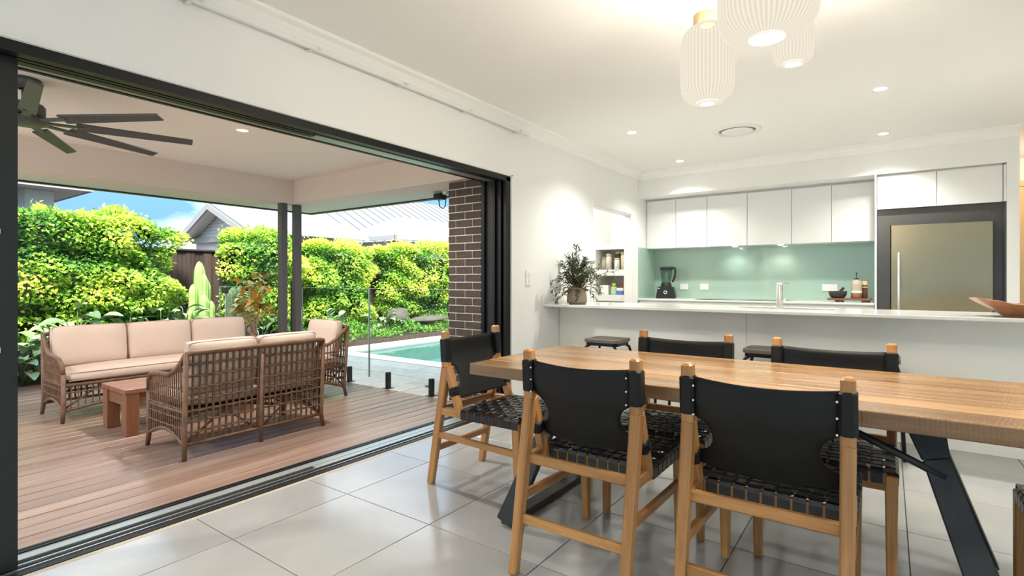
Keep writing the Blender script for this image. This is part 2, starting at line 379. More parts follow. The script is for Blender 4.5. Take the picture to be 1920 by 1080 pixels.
wl = MB()
wl.box((-3.15, -3.5, -.1), (WX, -.6, 2.72)); wl.box((-3.15, -.6, 2.164), (WX, 3.965, 2.72))
wl.box((-3.15, 3.965, -.1), (WX, 4.9, 2.72)); wl.box((-2.95, 4.9, -.1), (WX, 5.62, 2.72))
wl.box((-2.95, 5.62, 2.10), (WX, 6.79, 2.72)); wl.box((-2.95, 6.79, -.1), (WX, 7.8, 2.72))
struct('wall_left', wl, M_wall, 'white wall with the wide sliding door opening and pantry doorway', 'wall')
wb = MB(); wb.box((-2.85, 7.68, -.1), (1.039, 7.8, 2.72)); wb.box((.947, 7.02, -.1), (1.039, 7.68, 2.72))
struct('wall_back', wb, M_wall, 'white wall behind the kitchen with nib beside the fridge', 'wall')
struct('wall_hall', B((1.039, 8.9, -.1), (3.5, 9.0, 2.72)), M_wall, 'pale wall at the end of the hall right of fridge', 'wall')
hd = thing('door_2', 'warm timber door in the hall at the right edge of the photo', 'door', (0, 0, 0), 0, kind='structure')
MB().box((1.10, 8.84, 0), (1.98, 8.9, 2.35), 2).build('door_leaf', M_lightwood, hd)
MB().box((1.04, 8.82, 0), (1.10, 8.9, 2.42)).box((1.98, 8.82, 0), (2.04, 8.9, 2.42)).box((1.04, 8.82, 2.35), (2.04, 8.9, 2.42)).build('door_frame', M_lightwood, hd)
wr = MB(); wr.box((3.4, -3.5, -.1), (3.55, -2.6, 2.72)); wr.box((3.4, -2.6, -.1), (3.55, 3.4, .5)); wr.box((3.4, -2.6, 2.25), (3.55, 3.4, 2.72)); wr.box((3.4, 3.4, -.1), (3.55, 9.0, 2.72))
struct('wall_right', wr, M_wall, 'white wall right of the camera with an added wide window', 'wall')
wf = MB(); wf.box((-3.15, -3.65, -.1), (-2.3, -3.5, 2.72)); wf.box((-2.3, -3.65, -.1), (2.8, -3.5, .3)); wf.box((-2.3, -3.65, 2.3), (2.8, -3.5, 2.72)); wf.box((2.8, -3.65, -.1), (3.55, -3.5, 2.72))
struct('wall_front', wf, M_wall, 'white wall behind the camera with an added wide window', 'wall')
for nm, lo, hi, lab in (('window_1', (3.44, -2.6, .5), (3.5, 3.4, 2.25), 'unseen wide window added right of the camera to let daylight in'), ('window_2', (-2.3, -3.6, .3), (2.8, -3.54, 2.3), 'unseen wide window added behind the camera to let daylight in')):  # unseen windows, added so that daylight reaches the room
    wi = thing(nm, lab, 'window', kind='structure'); f = MB(); q = .05
    ax = 1 if nm == 'window_1' else 0
    a0, a1 = lo[ax], hi[ax]
    for a in (a0, (a0 + a1) / 2 - q / 2, a1 - q):
        l2, h2 = list(lo), list(hi); l2[ax] = a; h2[ax] = a + q; f.box(l2, h2)
    for z0, z1 in ((lo[2], lo[2] + q), (hi[2] - q, hi[2])):
        l2, h2 = list(lo), list(hi); l2[2] = z0; h2[2] = z1; f.box(l2, h2)
    f.build('window_frame', M_dgrey, wi)
    l2, h2 = list(lo), list(hi); o = 1 - ax; l2[o] = (lo[o] + hi[o]) / 2 - .003; h2[o] = l2[o] + .006
    MB().box(l2, h2).build('pane', M_glass, wi)
struct('ceiling', B((-3.15, -3.65, 2.70), (3.55, 9.0, 2.95)), M_ceil, 'smooth warm white ceiling over dining room and kitchen', 'ceiling')
bk = MB(); bk.box((WX, 7.02, 2.362), (.947, 7.70, 2.70)); bk.box((WX, 7.36, 2.340), (-.121, 7.68, 2.362))
struct('bulkhead', bk, M_wall, 'white boxed bulkhead above the kitchen wall cabinets', 'bulkhead')
def cornice(name, p0, p1, inward, label):
    q = MB(); prof = [(0, 2.598), (.012, 2.598), (.020, 2.605), (.034, 2.640), (.062, 2.668), (.092, 2.682), (.100, 2.690), (.100, 2.70), (0, 2.70)]
    vs = []
    for p in (p0, p1):
        for d, z in prof: vs.append((p[0] + inward[0] * d, p[1] + inward[1] * d, z))
    n = len(prof); q.add(vs, [tuple(range(n)), tuple(range(2 * n - 1, n - 1, -1))] + [(i, (i + 1) % n, n + (i + 1) % n, n + i) for i in range(n)])
    struct(name, q, M_ceil, label, 'cornice')
cornice('trim_1', (WX, -3.5), (WX, 7.02), (1, 0), 'white coved cornice along the top of the left wall')
cornice('trim_2', (WX, 7.02), (1.039, 7.02), (0, -1), 'white coved cornice along the kitchen bulkhead')
ct = thing('curtain_track', 'white curtain rail with small brackets above the sliding door opening', 'rail', (-2.80, 0, 2.58))
BB((-.012, -2.5, 0), (.012, 4.2, .034), .003, 1).build('rail', M_trim, ct)
for y in (.48, 1.19, 1.86, 2.56, 3.27, 4.0):
    MB().box((-.04, y - .012, -.004), (.006, y + .012, 0)).box((.012, y + .03, .010), (.022, y + .055, .020)).build('bracket', M_alu, ct)

# sliding door: sill, head, jamb, one stacked panel, glass
d1 = thing('door_1', 'black framed sliding door set fully open to the deck', 'door', kind='structure')
sill = MB(); sill.box((-3.15, -.6, -.06), (-2.852, 3.965, -.03)); sill.box((-3.148, -.6, -.03), (-3.13, 3.965, .004)); sill.box((-3.118, -.6, -.03), (-3.100, 3.965, .006))
sill.box((-2.905, -.6, -.03), (-2.868, 3.965, .002)); sill.box((-2.960, -.6, -.03), (-2.935, 3.965, -.006)); sill.box((-3.03, -.6, -.03), (-2.985, 2.02, -.008))
sill.build('sill', M_black, d1)
st = MB(); st.box((-3.100, -.6, -.03), (-3.033, 3.965, .000)); st.box((-3.033, 2.02, -.03), (-2.982, 3.965, -.002)); st.build('sill_cover', M_track, d1)
st = MB(); st.box((-2.976, -.6, -.03), (-2.969, 3.965, .004)); st.box((-2.927, -.6, -.03), (-2.920, 3.965, .004)); st.build('sill_rail', M_alu, d1)
B((-2.866, -.6, -.03), (-2.836, 3.965, -.001)).build('threshold_strip', mat('beige_threshold', (.42, .36, .28), .5), d1)
hd_ = MB(); hd_.box((-3.15, -.6, 2.150), (-2.852, 3.965, 2.164)); hd_.box((-2.905, -.6, 2.117), (-2.852, 3.965, 2.150)); hd_.box((-3.15, -.6, 2.138), (-3.125, 3.965, 2.150))
hd_.box((-2.972, -.6, 2.126), (-2.950, 3.965, 2.150)); hd_.box((-3.050, -.6, 2.130), (-3.000, 2.02, 2.150))
hd_.build('head', M_black, d1)
st = MB(); st.box((-3.122, -.6, 2.143), (-3.055, 3.965, 2.150)); st.box((-3.050, 2.02, 2.143), (-2.985, 3.965, 2.150)); st.build('head_cover', M_track, d1)
st = MB(); st.box((-2.948, -.6, 2.138), (-2.942, 3.965, 2.150)); st.box((-2.980, -.6, 2.138), (-2.975, 3.965, 2.150)); st.build('head_rail', M_alu, d1)
jb = MB(); jb.box((-3.15, 3.945, 0), (-2.852, 3.965, 2.164)); jb.box((-2.882, 3.90, 0), (-2.852, 3.945, 2.150)); jb.box((-2.945, 3.915, 0), (-2.925, 3.945, 2.150)); jb.box((-3.15, 3.905, 0), (-3.115, 3.945, 2.150)); jb.box((-3.02, 3.92, 0), (-3.0, 3.945, 2.150))
jb.build('jamb', M_black, d1)
B((-3.11, 3.935, 0), (-3.025, 3.944, 2.150)).build('jamb_infill', M_dgrey, d1)
for z in (1.10, 1.185): MB().box((-2.908, 3.936, z), (-2.888, 3.942, z + .055)).build('strike_plate', M_alu, d1)
sp = MB(); sp.box((-2.985, .50, .006), (-2.94, .585, 2.120)); sp.box((-2.985, -.58, .006), (-2.94, -.50, 2.120)); sp.box((-2.985, -.5, .006), (-2.94, .5, .09)); sp.box((-2.985, -.5, 2.03), (-2.94, .5, 2.120))
sp.build('panel_frame', M_dgrey, d1)
B((-2.966, -.5, .09), (-2.960, .5, 2.03)).build('pane', M_glass, d1)
MB().box((-2.939, .512, .905), (-2.936, .532, .928)).box((-2.939, .512, 1.390), (-2.936, .532, 1.410)).build('panel_catch', M_alu, d1)
ar = MB(); ar.box((WX, 3.967, 0), (WX + .010, 3.985, 2.180)); ar.box((WX, -.6, 2.166), (WX + .010, 3.985, 2.182)); struct('trim_3', ar, M_trim, 'thin white edge bead around the sliding door opening', 'trim')
# pantry doorway
ar = MB(); ar.box((WX, 5.562, 0), (WX + .014, 5.62, 2.10)); ar.box((WX, 6.79, 0), (WX + .014, 6.85, 2.10)); ar.box((WX, 5.562, 2.10), (WX + .014, 6.85, 2.155))
ar.box((-2.95, 6.77, 0), (WX + .004, 6.79, 2.085)); ar.box((-2.95, 5.62, 0), (WX + .004, 5.635, 2.085)); ar.box((-2.95, 5.62, 2.085), (WX + .004, 6.79, 2.10))
struct('trim_4', ar, M_trim, 'white architrave and jambs of the pantry doorway', 'trim')
# pantry
pw = MB(); pw.box((-4.3, 4.9, -.1), (-4.2, 7.8, 2.72)); pw.box((-4.3, 7.68, -.1), (-2.95, 7.8, 2.72)); pw.box((-4.3, 4.9, -.1), (-3.15, 5.0, 2.72))
struct('wall_pantry', pw, M_wall, 'white walls inside the pantry', 'wall')
struct('floor_pantry', B((-4.3, 4.9, -.15), (-2.85, 7.8, 0)), M_tile, 'grey floor inside the pantry', 'floor')
struct('ceiling_pantry', B((-4.3, 4.9, 2.70), (-3.15, 7.8, 2.95)), M_ceil, 'white ceiling inside the pantry', 'ceiling')

# ------------------------------------------------------------------ setting: outside
gnd = struct('ground', MB().box((-60, -40, -.6), (-3.15, 5.42, -.16)).box((-60, 12, -.6), (-3.15, 60, -.16)).box((-60, 5.42, -.6), (-7.9, 12, -.16)), M_soil, 'dark mulched ground around the garden beds', 'ground')
dk = struct('deck', B((-6.80, -1.2, -.16), (-3.152, 3.93, -.032)), mat('deck_substructure', (.02, .016, .013), .9), 'reddish brown timber deck outside the sliding door', 'deck')
bm_ = BB((-2.565, -.0612, -.03), (2.565, .0612, 0), .004).mesh('plank', M_deck)
for k in range(28):
    put('plank', bm_, dk, (-3.152 - .065 - .1300 * k, 1.365, 0 - .0006 * (k % 3)), (0, 0, PI / 2))
struct('bounce_path', B((-8.76, -12, -.16), (-3.152, -1.22, -.03)), mat('pale_concrete', (.62, .60, .56), .8, vary=(6, .06)), 'unseen pale path added left of the deck to bounce light under the patio roof', 'path')  # path added out of view to bounce sunlight onto the patio ceiling
sdk = struct('deck_step', B((-8.76, -1.2, -.16), (-6.80, 3.6, -.145)), mat('step_substructure', (.02, .016, .013), .9), 'lower step of weathered wet timber boards beside the garden', 'deck')
bm_ = BB((-2.4, -.040, -.03), (2.4, .040, 0), .004).mesh('plank', M_olddeck)
for k in range(22): put('plank', bm_, sdk, (-6.85 - .088 * k, 1.2, -.115), (0, 0, PI / 2))
pv = struct('pool_paving', B((-8.05, 3.935, -.16), (-3.152, 5.40, -.045)), mat('paving_bed', (.26, .24, .20), .9), 'pale stone paving between the deck and the pool', 'paving')
row = 0; y = 3.94
pm = BB((-.2965, -.178, -.03), (.2965, .178, 0), .004).mesh('paver', M_pave)
while y < 5.3:
    x = -3.16 - (.3 if row % 2 else 0) - .3
    while x > -8.0:
        put('paver', pm, pv, (x, y + .182, -.018 + random.uniform(-.002, .002)))
        x -= .6
    y += .364; row += 1
# pool
cp = struct('pool_coping', MB().box((-8.0, 5.40, -.2), (-3.2, 5.72, -.01)).box((-8.0, 5.72, -.2), (-7.62, 12.0, -.01)), M_cope, 'white stone coping around the pool', 'coping')
pb = thing('pool_basin', 'green tiled pool basin with a shallow ledge at its left end', 'pool', kind='structure')
MB().box((-7.62, 5.72, -.55), (-6.5, 12, -.42)).box((-7.66, 5.66, -.55), (-7.614, 12, -.05)).box((-7.614, 5.66, -.55), (-6.5, 5.726, -.05)).build('ledge', M_pooltile, pb)
MB().box((-6.5, 5.66, -1.4), (-3.2, 5.726, -.05)).box((-6.5, 5.72, -1.5), (-3.2, 12, -1.4)).box((-6.52, 5.72, -1.4), (-6.5, 12, -.42)).build('deep_end', M_pooldeep, pb)
mw_ = bpy.data.materials.new('pool_water'); mw_.use_nodes = True; t = mw_.node_tree; t.nodes.clear()
o_ = N(t, 'ShaderNodeOutputMaterial'); tr_ = N(t, 'ShaderNodeBsdfTransparent'); tr_.inputs[0].default_value = (.60, .84, .87, 1)
gl_ = N(t, 'ShaderNodeBsdfGlossy', Roughness=.03); fr_ = N(t, 'ShaderNodeFresnel', IOR=1.33); ms_ = N(t, 'ShaderNodeMixShader')
ml_ = N(t, 'ShaderNodeMath', operation='MULTIPLY'); ml_.inputs[1].default_value = .55
tcw = N(t, 'ShaderNodeTexCoord'); nw = N(t, 'ShaderNodeTexNoise', Scale=2.2, Detail=3.0); bw = N(t, 'ShaderNodeBump', Strength=.25, Distance=.05)
for a, b in ((tcw.outputs['Object'], nw.inputs['Vector']), (nw.outputs['Fac'], bw.inputs['Height']), (bw.outputs[0], gl_.inputs['Normal']), (bw.outputs[0], fr_.inputs['Normal']),
             (fr_.outputs[0], ml_.inputs[0]), (ml_.outputs[0], ms_.inputs[0]), (tr_.outputs[0], ms_.inputs[1]), (gl_.outputs[0], ms_.inputs[2]), (ms_.outputs[0], o_.inputs[0])): t.links.new(a, b)
tag(MB().add([(-7.614, 5.726, -.075), (-3.2, 5.726, -.075), (-3.2, 12, -.075), (-7.614, 12, -.075)], [(0, 1, 2, 3)]).build('pool_water', mw_), 'turquoise water of the swimming pool', 'water', kind='structure')
struct('garden_bed', MB().box((-10.45, 4.1, -.2), (-8.0, 13, .06)).box((-10.45, -4, -.2), (-8.77, 4.1, -.06)), M_soil, 'mulched garden bed at the foot of the hedge', 'soil')

# patio roof
struct('ceiling_patio', B((-7.03, -1.15, 2.50), (-3.15, 4.65, 2.75)), M_patceil, 'beige flat ceiling above the deck', 'ceiling')
be = MB(); be.box((-6.30, -1.15, 2.20), (-3.15, -.85, 2.50)); be.box((-6.62, -1.15, 2.20), (-6.30, 4.25, 2.50)); be.box((-6.30, 3.93, 2.20), (-3.15, 4.25, 2.50))
struct('patio_beam', be, M_render, 'beige rendered beam around the edge of the deck roof', 'beam')
so_ = MB(); so_.box((-7.03, -1.15, 2.205), (-6.62, 4.65, 2.225)); so_.box((-6.62, 4.25, 2.205), (-3.15, 4.65, 2.225))
struct('eave_soffit', so_, M_soffit, 'pale flat eave lining outside the patio beam', 'soffit')
gu = MB(); gu.box((-7.10, -1.2, 2.19), (-7.03, 4.72, 2.34)); gu.box((-7.03, 4.65, 2.19), (-3.15, 4.72, 2.34)); struct('eave_gutter', gu, M_dgrey, 'dark gutter along the edge of the patio eave', 'gutter')
struct('house_roof', MB().box((-7.1, -1.2, 2.75), (-3.15, 4.72, 2.80)), M_dgrey, 'dark roof sheet over the patio', 'roof')
# brick pier
pi = struct('brick_pier', B((-3.655, 4.008, -.05), (-3.16, 4.44, 2.205)), M_mortar, 'dark brown brick pier with cream joints beside the sliding door', 'pier')
ph = .0780; bl = .2155
def bk_(w_): return BB((-w_ / 2, -.012, -ph / 2 + .006), (w_ / 2, .012, ph / 2 - .006), .003).mesh('brick', M_brick)
fb, hb, q1, q2 = bk_(bl - .013), bk_(.088), bk_(.050), bk_(.150)
for r in range(29):
    z = 2.20 - ph * (r + .5)
    if z < -.03: break
    if r % 2 == 0: row_ = [(fb, bl / 2), (fb, bl * 1.5), (q1, bl * 2 + .025)]
    else: row_ = [(hb, .044), (fb, .101 + bl / 2 - .0065), (q2, .101 + bl + .075)]
    for m_, dx in row_: put('brick', m_, pi, (-3.655 + dx, 4.009, z))
    for y in (4.10, 4.34): put('brick', fb if y > 4.2 else hb, pi, (-3.656, y + (.0 if r % 2 else -.02), z), (0, 0, PI / 2))

# ------------------------------------------------------------------ dining table
tb = thing('dining_table', 'long rough-sawn timber dining table on splayed black steel legs', 'table', (-.60, 2.485, 0))
TZ = .785
pl = BB((-1.11, -.0762, TZ - .055), (1.11, .0762, TZ), .003).mesh('plank', M_top)
for k in range(6): put('plank', pl, tb, (0, -.46 + .0767 + .1533 * k, 0))
for sx in (-1, 1):
    for sy in (-1, 1):
        q = MB(); f = Vector((sx * .92, sy * .412, .018)); a = Vector((sx * .73, sy * .22, .60)); b_ = Vector((sx * .695, sy * .185, .728))
        q.beam(f, a, .10, .035, (1, 0, 0), w1=.075, c=.003); q.beam(a, b_, .078, .035, (1, 0, 0), w1=.115, c=.003); q.build('leg', M_iron, tb)
        MB().tube([(sx * .755, sy * .245, .55), (sx * .33, sy * .20, .728)], .013, 8).build('brace', M_iron, tb)
    MB().beam((sx * .92, -.40, .021), (sx * .92, .40, .021), .075, .042, (1, 0, 0), c=.003).build('floor_beam', M_iron, tb)
    B((sx * .695 - .07, -.26, .722), (sx * .695 + .07, .26, TZ - .0555)).build('mounting_plate', M_iron, tb)

# ------------------------------------------------------------------ dining chairs
def make_chair(label):
    t = thing('dining_chair', label, 'chair', group='leather sling dining chairs')
    for s in (-1, 1):
        x = s * .240
        q = MB(); q.beam((x, .006, 0), (x, .132, .70), .036, .044, (1, 0, 0), w1=.042, h1=.054, c=.006); q.beam((x, .1305, .695), (x, .120, .908), .042, .050, (1, 0, 0), w1=.040, h1=.046, c=.007)
        q.build('rear_leg', M_teak, t)
        MB().beam((x, .145, .70), (x, .243, .425), .036, .046, (1, 0, 0), c=.005).build('back_brace', M_teak, t)
        MB().beam((x * .985, .636, 0), (x * .985, .628, .452), .032, .036, (1, 0, 0), w1=.044, h1=.052, c=.005).build('front_leg', M_teak, t)
        MB().beam((x, .09, .444), (x * .985, .61, .442), .034, .044, (1, 0, 0), c=.004).build('side_rail', M_teak, t)
        MB().beam((x, .07, .300), (x * .985, .622, .285), .026, .034, (1, 0, 0), c=.004).build('side_stretcher', M_teak, t)
    MB().beam((-.225, .100, .452), (.225, .100, .452), .026, .040, (0, 1, 0), c=.005).build('rear_rail', M_teak, t)
    MB().beam((-.225, .050, .216), (.225, .050, .216), .022, .038, (0, 1, 0), c=.005).build('rear_stretcher', M_teak, t)
    MB().beam((-.222, .252, .440), (.222, .252, .440), .030, .040, (0, 1, 0), c=.004).build('seat_rail', M_teak, t)
    MB().beam((-.222, .634, .440), (.222, .634, .440), .030, .040, (0, 1, 0), c=.004).build('seat_rail', M_teak, t)
    # woven seat: straps running back to front, straps running across
    na, nb = 9, 8; sx = [-.190 + .0475 * i for i in range(na)]; sy = [.275 + .0500 * j for j in range(nb)]; zt = .4685
    for i, x in enumerate(sx):
        p = [(x, .268, .415), (x, .234, .418), (x, .233, .455), (x, .240, zt)]
        for j, y in enumerate(sy):
            up = .0048 if (i + j) % 2 else -.0048; p += [(x, y - .013, zt + up), (x, y + .013, zt + up)]
        p += [(x, .647, zt), (x, .6535, .455), (x, .652, .418), (x, .61, .415)]
        MB().sweep(p, .039, .003, (1, 0, 0)).build('strap', M_strap, t)
    for j, y in enumerate(sy):
        p = [(-.215, y, .416), (-.2585, y, .419), (-.2595, y, .458), (-.250, y, zt)]
        for i, x in enumerate(sx):
            up = -.0048 if (i + j) % 2 else .0048; p += [(x - .013, y, zt + up), (x + .013, y, zt + up)]
        p += [(.250, y, zt), (.2595, y, .458), (.2585, y, .419), (.215, y, .416)]
        MB().sweep(p, .042, .003, (0, 1, 0)).build('strap', M_strap, t)
    # leather sling back with a half-round notch at each side
    zs = [.868, .845, .82, .79, .76, .735, .725] + [.657 + .065 * math.cos(a) for a in [PI * k / 10 for k in range(1, 10)]] + [.592, .585, .57, .555, .542, .534]
    nu = 16; vs = []; rows = []
    for z in zs:
        wdt = .226 if z > .72 else (.238 if z < .5915 else .226 - .062 * math.sqrt(max(0, 1 - ((z - .657) / .066) ** 2)))
        for i in range(nu + 1):
            u = i / nu * 2 - 1; x = u * wdt; c = max(0, 1 - (x / .24) ** 2)
            yb = .120 + .48 * max(0, .78 - z) ** 1.05
            dz = -.014 * c * (1 if z > .7 else .6) - (.006 * c if z < .56 else 0)
            vs.append((x, yb - .036 * c - .004, z + dz))
    fs = [(r * (nu + 1) + i, r * (nu + 1) + i + 1, (r + 1) * (nu + 1) + i + 1, (r + 1) * (nu + 1) + i) for r in range(len(zs) - 1) for i in range(nu)]
    q = MB(); q.add(vs, fs, None, True); off = [(x, y + .005, z) for x, y, z in vs]; q.add(off, [f[::-1] for f in fs], None, True)
    n = len(vs); m_ = nu + 1; R = len(zs)
    rim = [i for i in range(m_)] + [r * m_ + nu for r in range(1, R)] + [(R - 1) * m_ + i for i in range(nu - 1, -1, -1)] + [r * m_ for r in range(R - 2, 0, -1)]
    q.f += [(b, a, n + a, n + b) for a, b in zip(rim, rim[1:] + rim[:1])]; q.sm += [False] * len(rim)
    for s in (-1, 1):
        q.beam((s * .240, .1315, .724), (s * .240, .1215, .870), .050, .060, (1, 0, 0), c=.010)
    for s in (-1, 1):
        fb_ = lambda z: .145 + .098 * (.70 - z) / .275
        q.beam((s * .240, fb_(.592), .592), (s * .240, fb_(.536), .536), .048, .062, (1, 0, 0), c=.010)
    q.build('sling_back', M_leather, t)
    for s in (-1, 1):
        st = MB()
        for z in (.735, .785, .835): st.tube([(s * .213, .095, z), (s * .213, .090, z)], .0035, 6)
        st.build('rivet', M_alu, t)
        MB().tube([(s * .262, .195, .563), (s * .270, .195, .563)], .013, 10).build('button', M_leather, t)
    return t
chair = make_chair('leather sling chair at the left end of the table facing right')
chair.location = (-2.212, 2.50, 0); chair.rotation_euler = (0, 0, -PI / 2)
dup(chair, (-1.008, 1.752, 0), 0, 'nearest-left leather sling chair, seen from behind left of the middle of the photo')
dup(chair, (-.338, 1.762, 0), 0, 'large leather sling chair seen from behind, right of the middle of the photo')
dup(chair, (-.943, 3.125, 0), PI, 'leather sling chair on the far side of the table, the left one of the two')
dup(chair, (-.226, 3.13, 0), PI, 'leather sling chair on the far side of the table, the right one of the two')
dup(chair, (1.02, 2.345, 0), PI / 2, 'leather sling chair cut off by the right edge, only its seat corner showing')

# ------------------------------------------------------------------ bar stools
def make_stool(label):
    t = thing('bar_stool', label, 'stool', group='black stools under the breakfast bench')
    def sq(r, cr, n=6):
        out = []
        for cx, cy, a0 in ((r - cr, r - cr, 0), (-r + cr, r - cr, PI / 2), (-r + cr, -r + cr, PI), (r - cr, -r + cr, 1.5 * PI)):
            out += [(cx + cr * math.cos(a0 + PI / 2 * k / n), cy + cr * math.sin(a0 + PI / 2 * k / n)) for k in range(n + 1)]
        return out
    MB().prism(sq(.170, .05), 2, .636, .662).build('seat', M_stoolseat, t)
    MB().prism(sq(.158, .05), 2, .606, .636).build('seat_frame', M_black, t)
    for sx in (-1, 1):
        for sy in (-1, 1):
            MB().tube([(sx * .085, sy * .085, .615), (sx * .115, sy * .115, .612), (sx * .150, sy * .150, .585), (sx * .163, sy * .163, .53), (sx * .190, sy * .190, 0)], .0125, 10).build('leg', M_black, t)
    ring = [(.176, .176), (-.176, .176), (-.176, -.176), (.176, -.176)]
    for a, b in zip(ring, ring[1:] + ring[:1]): MB().tube([(*a, .25), (*b, .25)], .008, 8).build('footrest', M_black, t)
    return t
stool = make_stool('black metal stool standing alone at the left end of the bench'); stool.location = (-2.125, 4.50, 0)
dup(stool, (-1.43, 4.53, 0), 0, 'black stool hidden behind the left far chair, legs showing under the table')
dup(stool, (-.765, 4.57, 0), 0, 'black stool under the bench between the two far chairs')
dup(stool, (-.10, 4.53, 0), 0, 'black stool at the right, mostly hidden by the right far chair')

# ------------------------------------------------------------------ breakfast bench
bn = thing('breakfast_bench', 'long white panelled breakfast bench below the pale worktop', 'bench', (0, 0, 0))
B((-2.845, 4.87, 0), (2.0, 5.30, .60)).build('carcass', M_cab, bn)
MB().box((-2.845, 4.87, .60), (-1.20, 5.30, .935)).box((-.25, 4.87, .60), (2.0, 5.30, .935)).box((-1.2, 5.27, .6), (-.25, 5.30, .935)).build('carcass_top', M_cab, bn)
BB((-2.846, 4.85, .0), (-.991, 4.87, .935), .0015).build('front_panel', M_panel, bn); BB((-.988, 4.85, .0), (2.0, 4.87, .935), .0015).build('front_panel', M_panel, bn)
wt = thing('worktop', 'pale stone worktop of the breakfast bench with overhanging edge', 'worktop', (0, 0, 0))
q = MB(); x0, x1, y0, y1 = -1.085, -.352, 4.935, 5.225
q.bbox((-2.848, 4.53, .936), (2.05, y0, .961), .003); q.bbox((-2.848, y1, .936), (2.05, 5.33, .961), .003)
q.box((-2.848, y0 - .004, .937), (x0, y1 + .004, .961)); q.box((x1, y0 - .004, .937), (2.05, y1 + .004, .961)); q.build('slab', M_stone, wt)
sk = thing('sink', 'undermount double sink set into the breakfast bench', 'sink', (0, 0, 0))
q = MB()
for a, b in ((x0, -.74), (-.70, x1)):
    q.box((a - .004, y0 - .004, .76), (b + .004, y0, .936)); q.box((a - .004, y1, .76), (b + .004, y1 + .004, .936)); q.box((a - .004, y0, .76), (a, y1, .936)); q.box((b, y0, .76), (b + .004, y1, .936)); q.box((a, y0, .755), (b, y1, .76))
q.build('bowl', mat('steel_sink', (.55, .50, .42), .35, metal=.9), sk)
tp = thing('tap', 'round chrome mixer tap standing on the bench', 'tap', (-.735, 4.862, .961))
MB().lathe([(.030, 0), (.030, .008), (.024, .010), (.024, .205), (.022, .212)], 20, capb=True, capt=True).build('column', M_chrome, tp)
MB().beam((-.0, -.03, .218), (.02, .17, .218), .048, .014, (1, 0, 0), c=.006).build('spout', M_chrome, tp)
MB().tube([(.02, 0, .075), (.046, .004, .075)], .016, 12).beam((.046, .004, .072), (.118, .006, .078), .016, .008, (0, 1, 0), c=.003).build('lever', M_chrome, tp)

# pot plant on the bench
ptl = thing('potted_plant', 'bushy plant of thin dusky leaves in a taupe pot on the bench', 'plant', (-2.60, 4.79, .961))
MB().lathe([(.078, 0), (.094, .006), (.102, .028), (.1005, .06), (.094, .11), (.085, .166), (.079, .166), (.084, .15), (.0, .15)], 36, capb=True).build('pot', M_potclay, ptl)
q = MB()
for a in (-1.2, -.35, .5):
    base = -PI / 2 + a
    for k in range(-3, 4):
        an0 = base; an1 = base + .09 * k
        pts = [(.1035 * math.cos(an0 + (an1 - an0) * u_) * (1 - .16 * max(0, u_ - .4)), .1035 * math.sin(an0 + (an1 - an0) * u_) * (1 - .16 * max(0, u_ - .4)), .03 + .125 * u_ - abs(k) * .012) for u_ in (0, .35, .7, 1)]
        q.tube(pts, .0025, 5)
q.build('leaf_relief', M_potclay, ptl)
def leaf_cloud(P, D, Nn, ln, wd, tone, name, m, parent, fold=.25, **props):
    """n small folded leaves: P base, D direction, Nn normal, ln/wd sizes, tone colour value"""
    n = len(P); D = D / np.linalg.norm(D, axis=1)[:, None]; sdv = np.cross(D, Nn); sdv /= np.linalg.norm(sdv, axis=1)[:, None] + 1e-9; up = np.cross(sdv, D)
    ln = np.broadcast_to(ln, n)[:, None]; wd = np.broadcast_to(wd, n)[:, None]
    V = np.empty((n, 4, 3)); V[:, 0] = P; V[:, 1] = P + D * ln * .45 + sdv * wd * .5 + up * wd * fold; V[:, 2] = P + D * ln; V[:, 3] = P + D * ln * .45 - sdv * wd * .5 + up * wd * fold
    me = bpy.data.meshes.new(name); me.vertices.add(n * 4); me.vertices.foreach_set('co', V.astype(np.float32).ravel())
    idx = (np.arange(n) * 4)[:, None] + np.array([[0, 1, 2, 0, 2, 3]]); me.loops.add(n * 6); me.loops.foreach_set('vertex_index', idx.astype(np.int32).ravel())
    me.polygons.add(n * 2); me.polygons.foreach_set('loop_start', np.arange(0, n * 6, 3, dtype=np.int32)); me.polygons.foreach_set('loop_total', np.full(n * 2, 3, dtype=np.int32))
    me.update(calc_edges=True); at = me.attributes.new('tone', 'FLOAT', 'POINT'); at.data.foreach_set('value', np.repeat(np.clip(tone, 0, 1), 4).astype(np.float32))
    me.materials.append(m)
    return put(name, me, parent, **props)
def stems(ends, name, r=.002, m=M_bark, parent=None, base=(0, 0, .14), lift=.10, leaves=20, ll=.045, lw=.009):
    q = MB(); P = []; D = []; Nn = []
    for e in ends:
        b = Vector(base) + Vector((random.uniform(-.03, .03), random.uniform(-.03, .03), 0)); e = Vector(e)
        mid = (b + e) / 2 + Vector((0, 0, lift)); pts = [b * (1 - u) ** 2 + mid * 2 * u * (1 - u) + e * u * u for u in [k / 8 for k in range(9)]]
        q.tube(pts, [r * (1.4 - u * .1) for u in range(9)], 4)
        for k in range(leaves):
            u = .12 + .88 * (k + random.random()) / leaves; p = b * (1 - u) ** 2 + mid * 2 * u * (1 - u) + e * u * u
            tg = ((mid - b) * (1 - u) + (e - mid) * u).normalized(); d = tg * .7 + Vector((random.uniform(-1, 1), random.uniform(-1, 1), random.uniform(-.9, .5)))
            P.append(p); D.append(d); Nn.append((random.uniform(-.5, .5), random.uniform(-.5, .5), 1))
    q.build('stems', m, parent)
    n = len(P); leaf_cloud(np.array(P), np.array(D), np.array(Nn), rng.uniform(ll * .7, ll * 1.25, n), rng.uniform(lw * .8, lw * 1.3, n), rng.uniform(0, 1, n) ** 1.4, 'foliage', M_olive, parent, kind='stuff')
ends = []
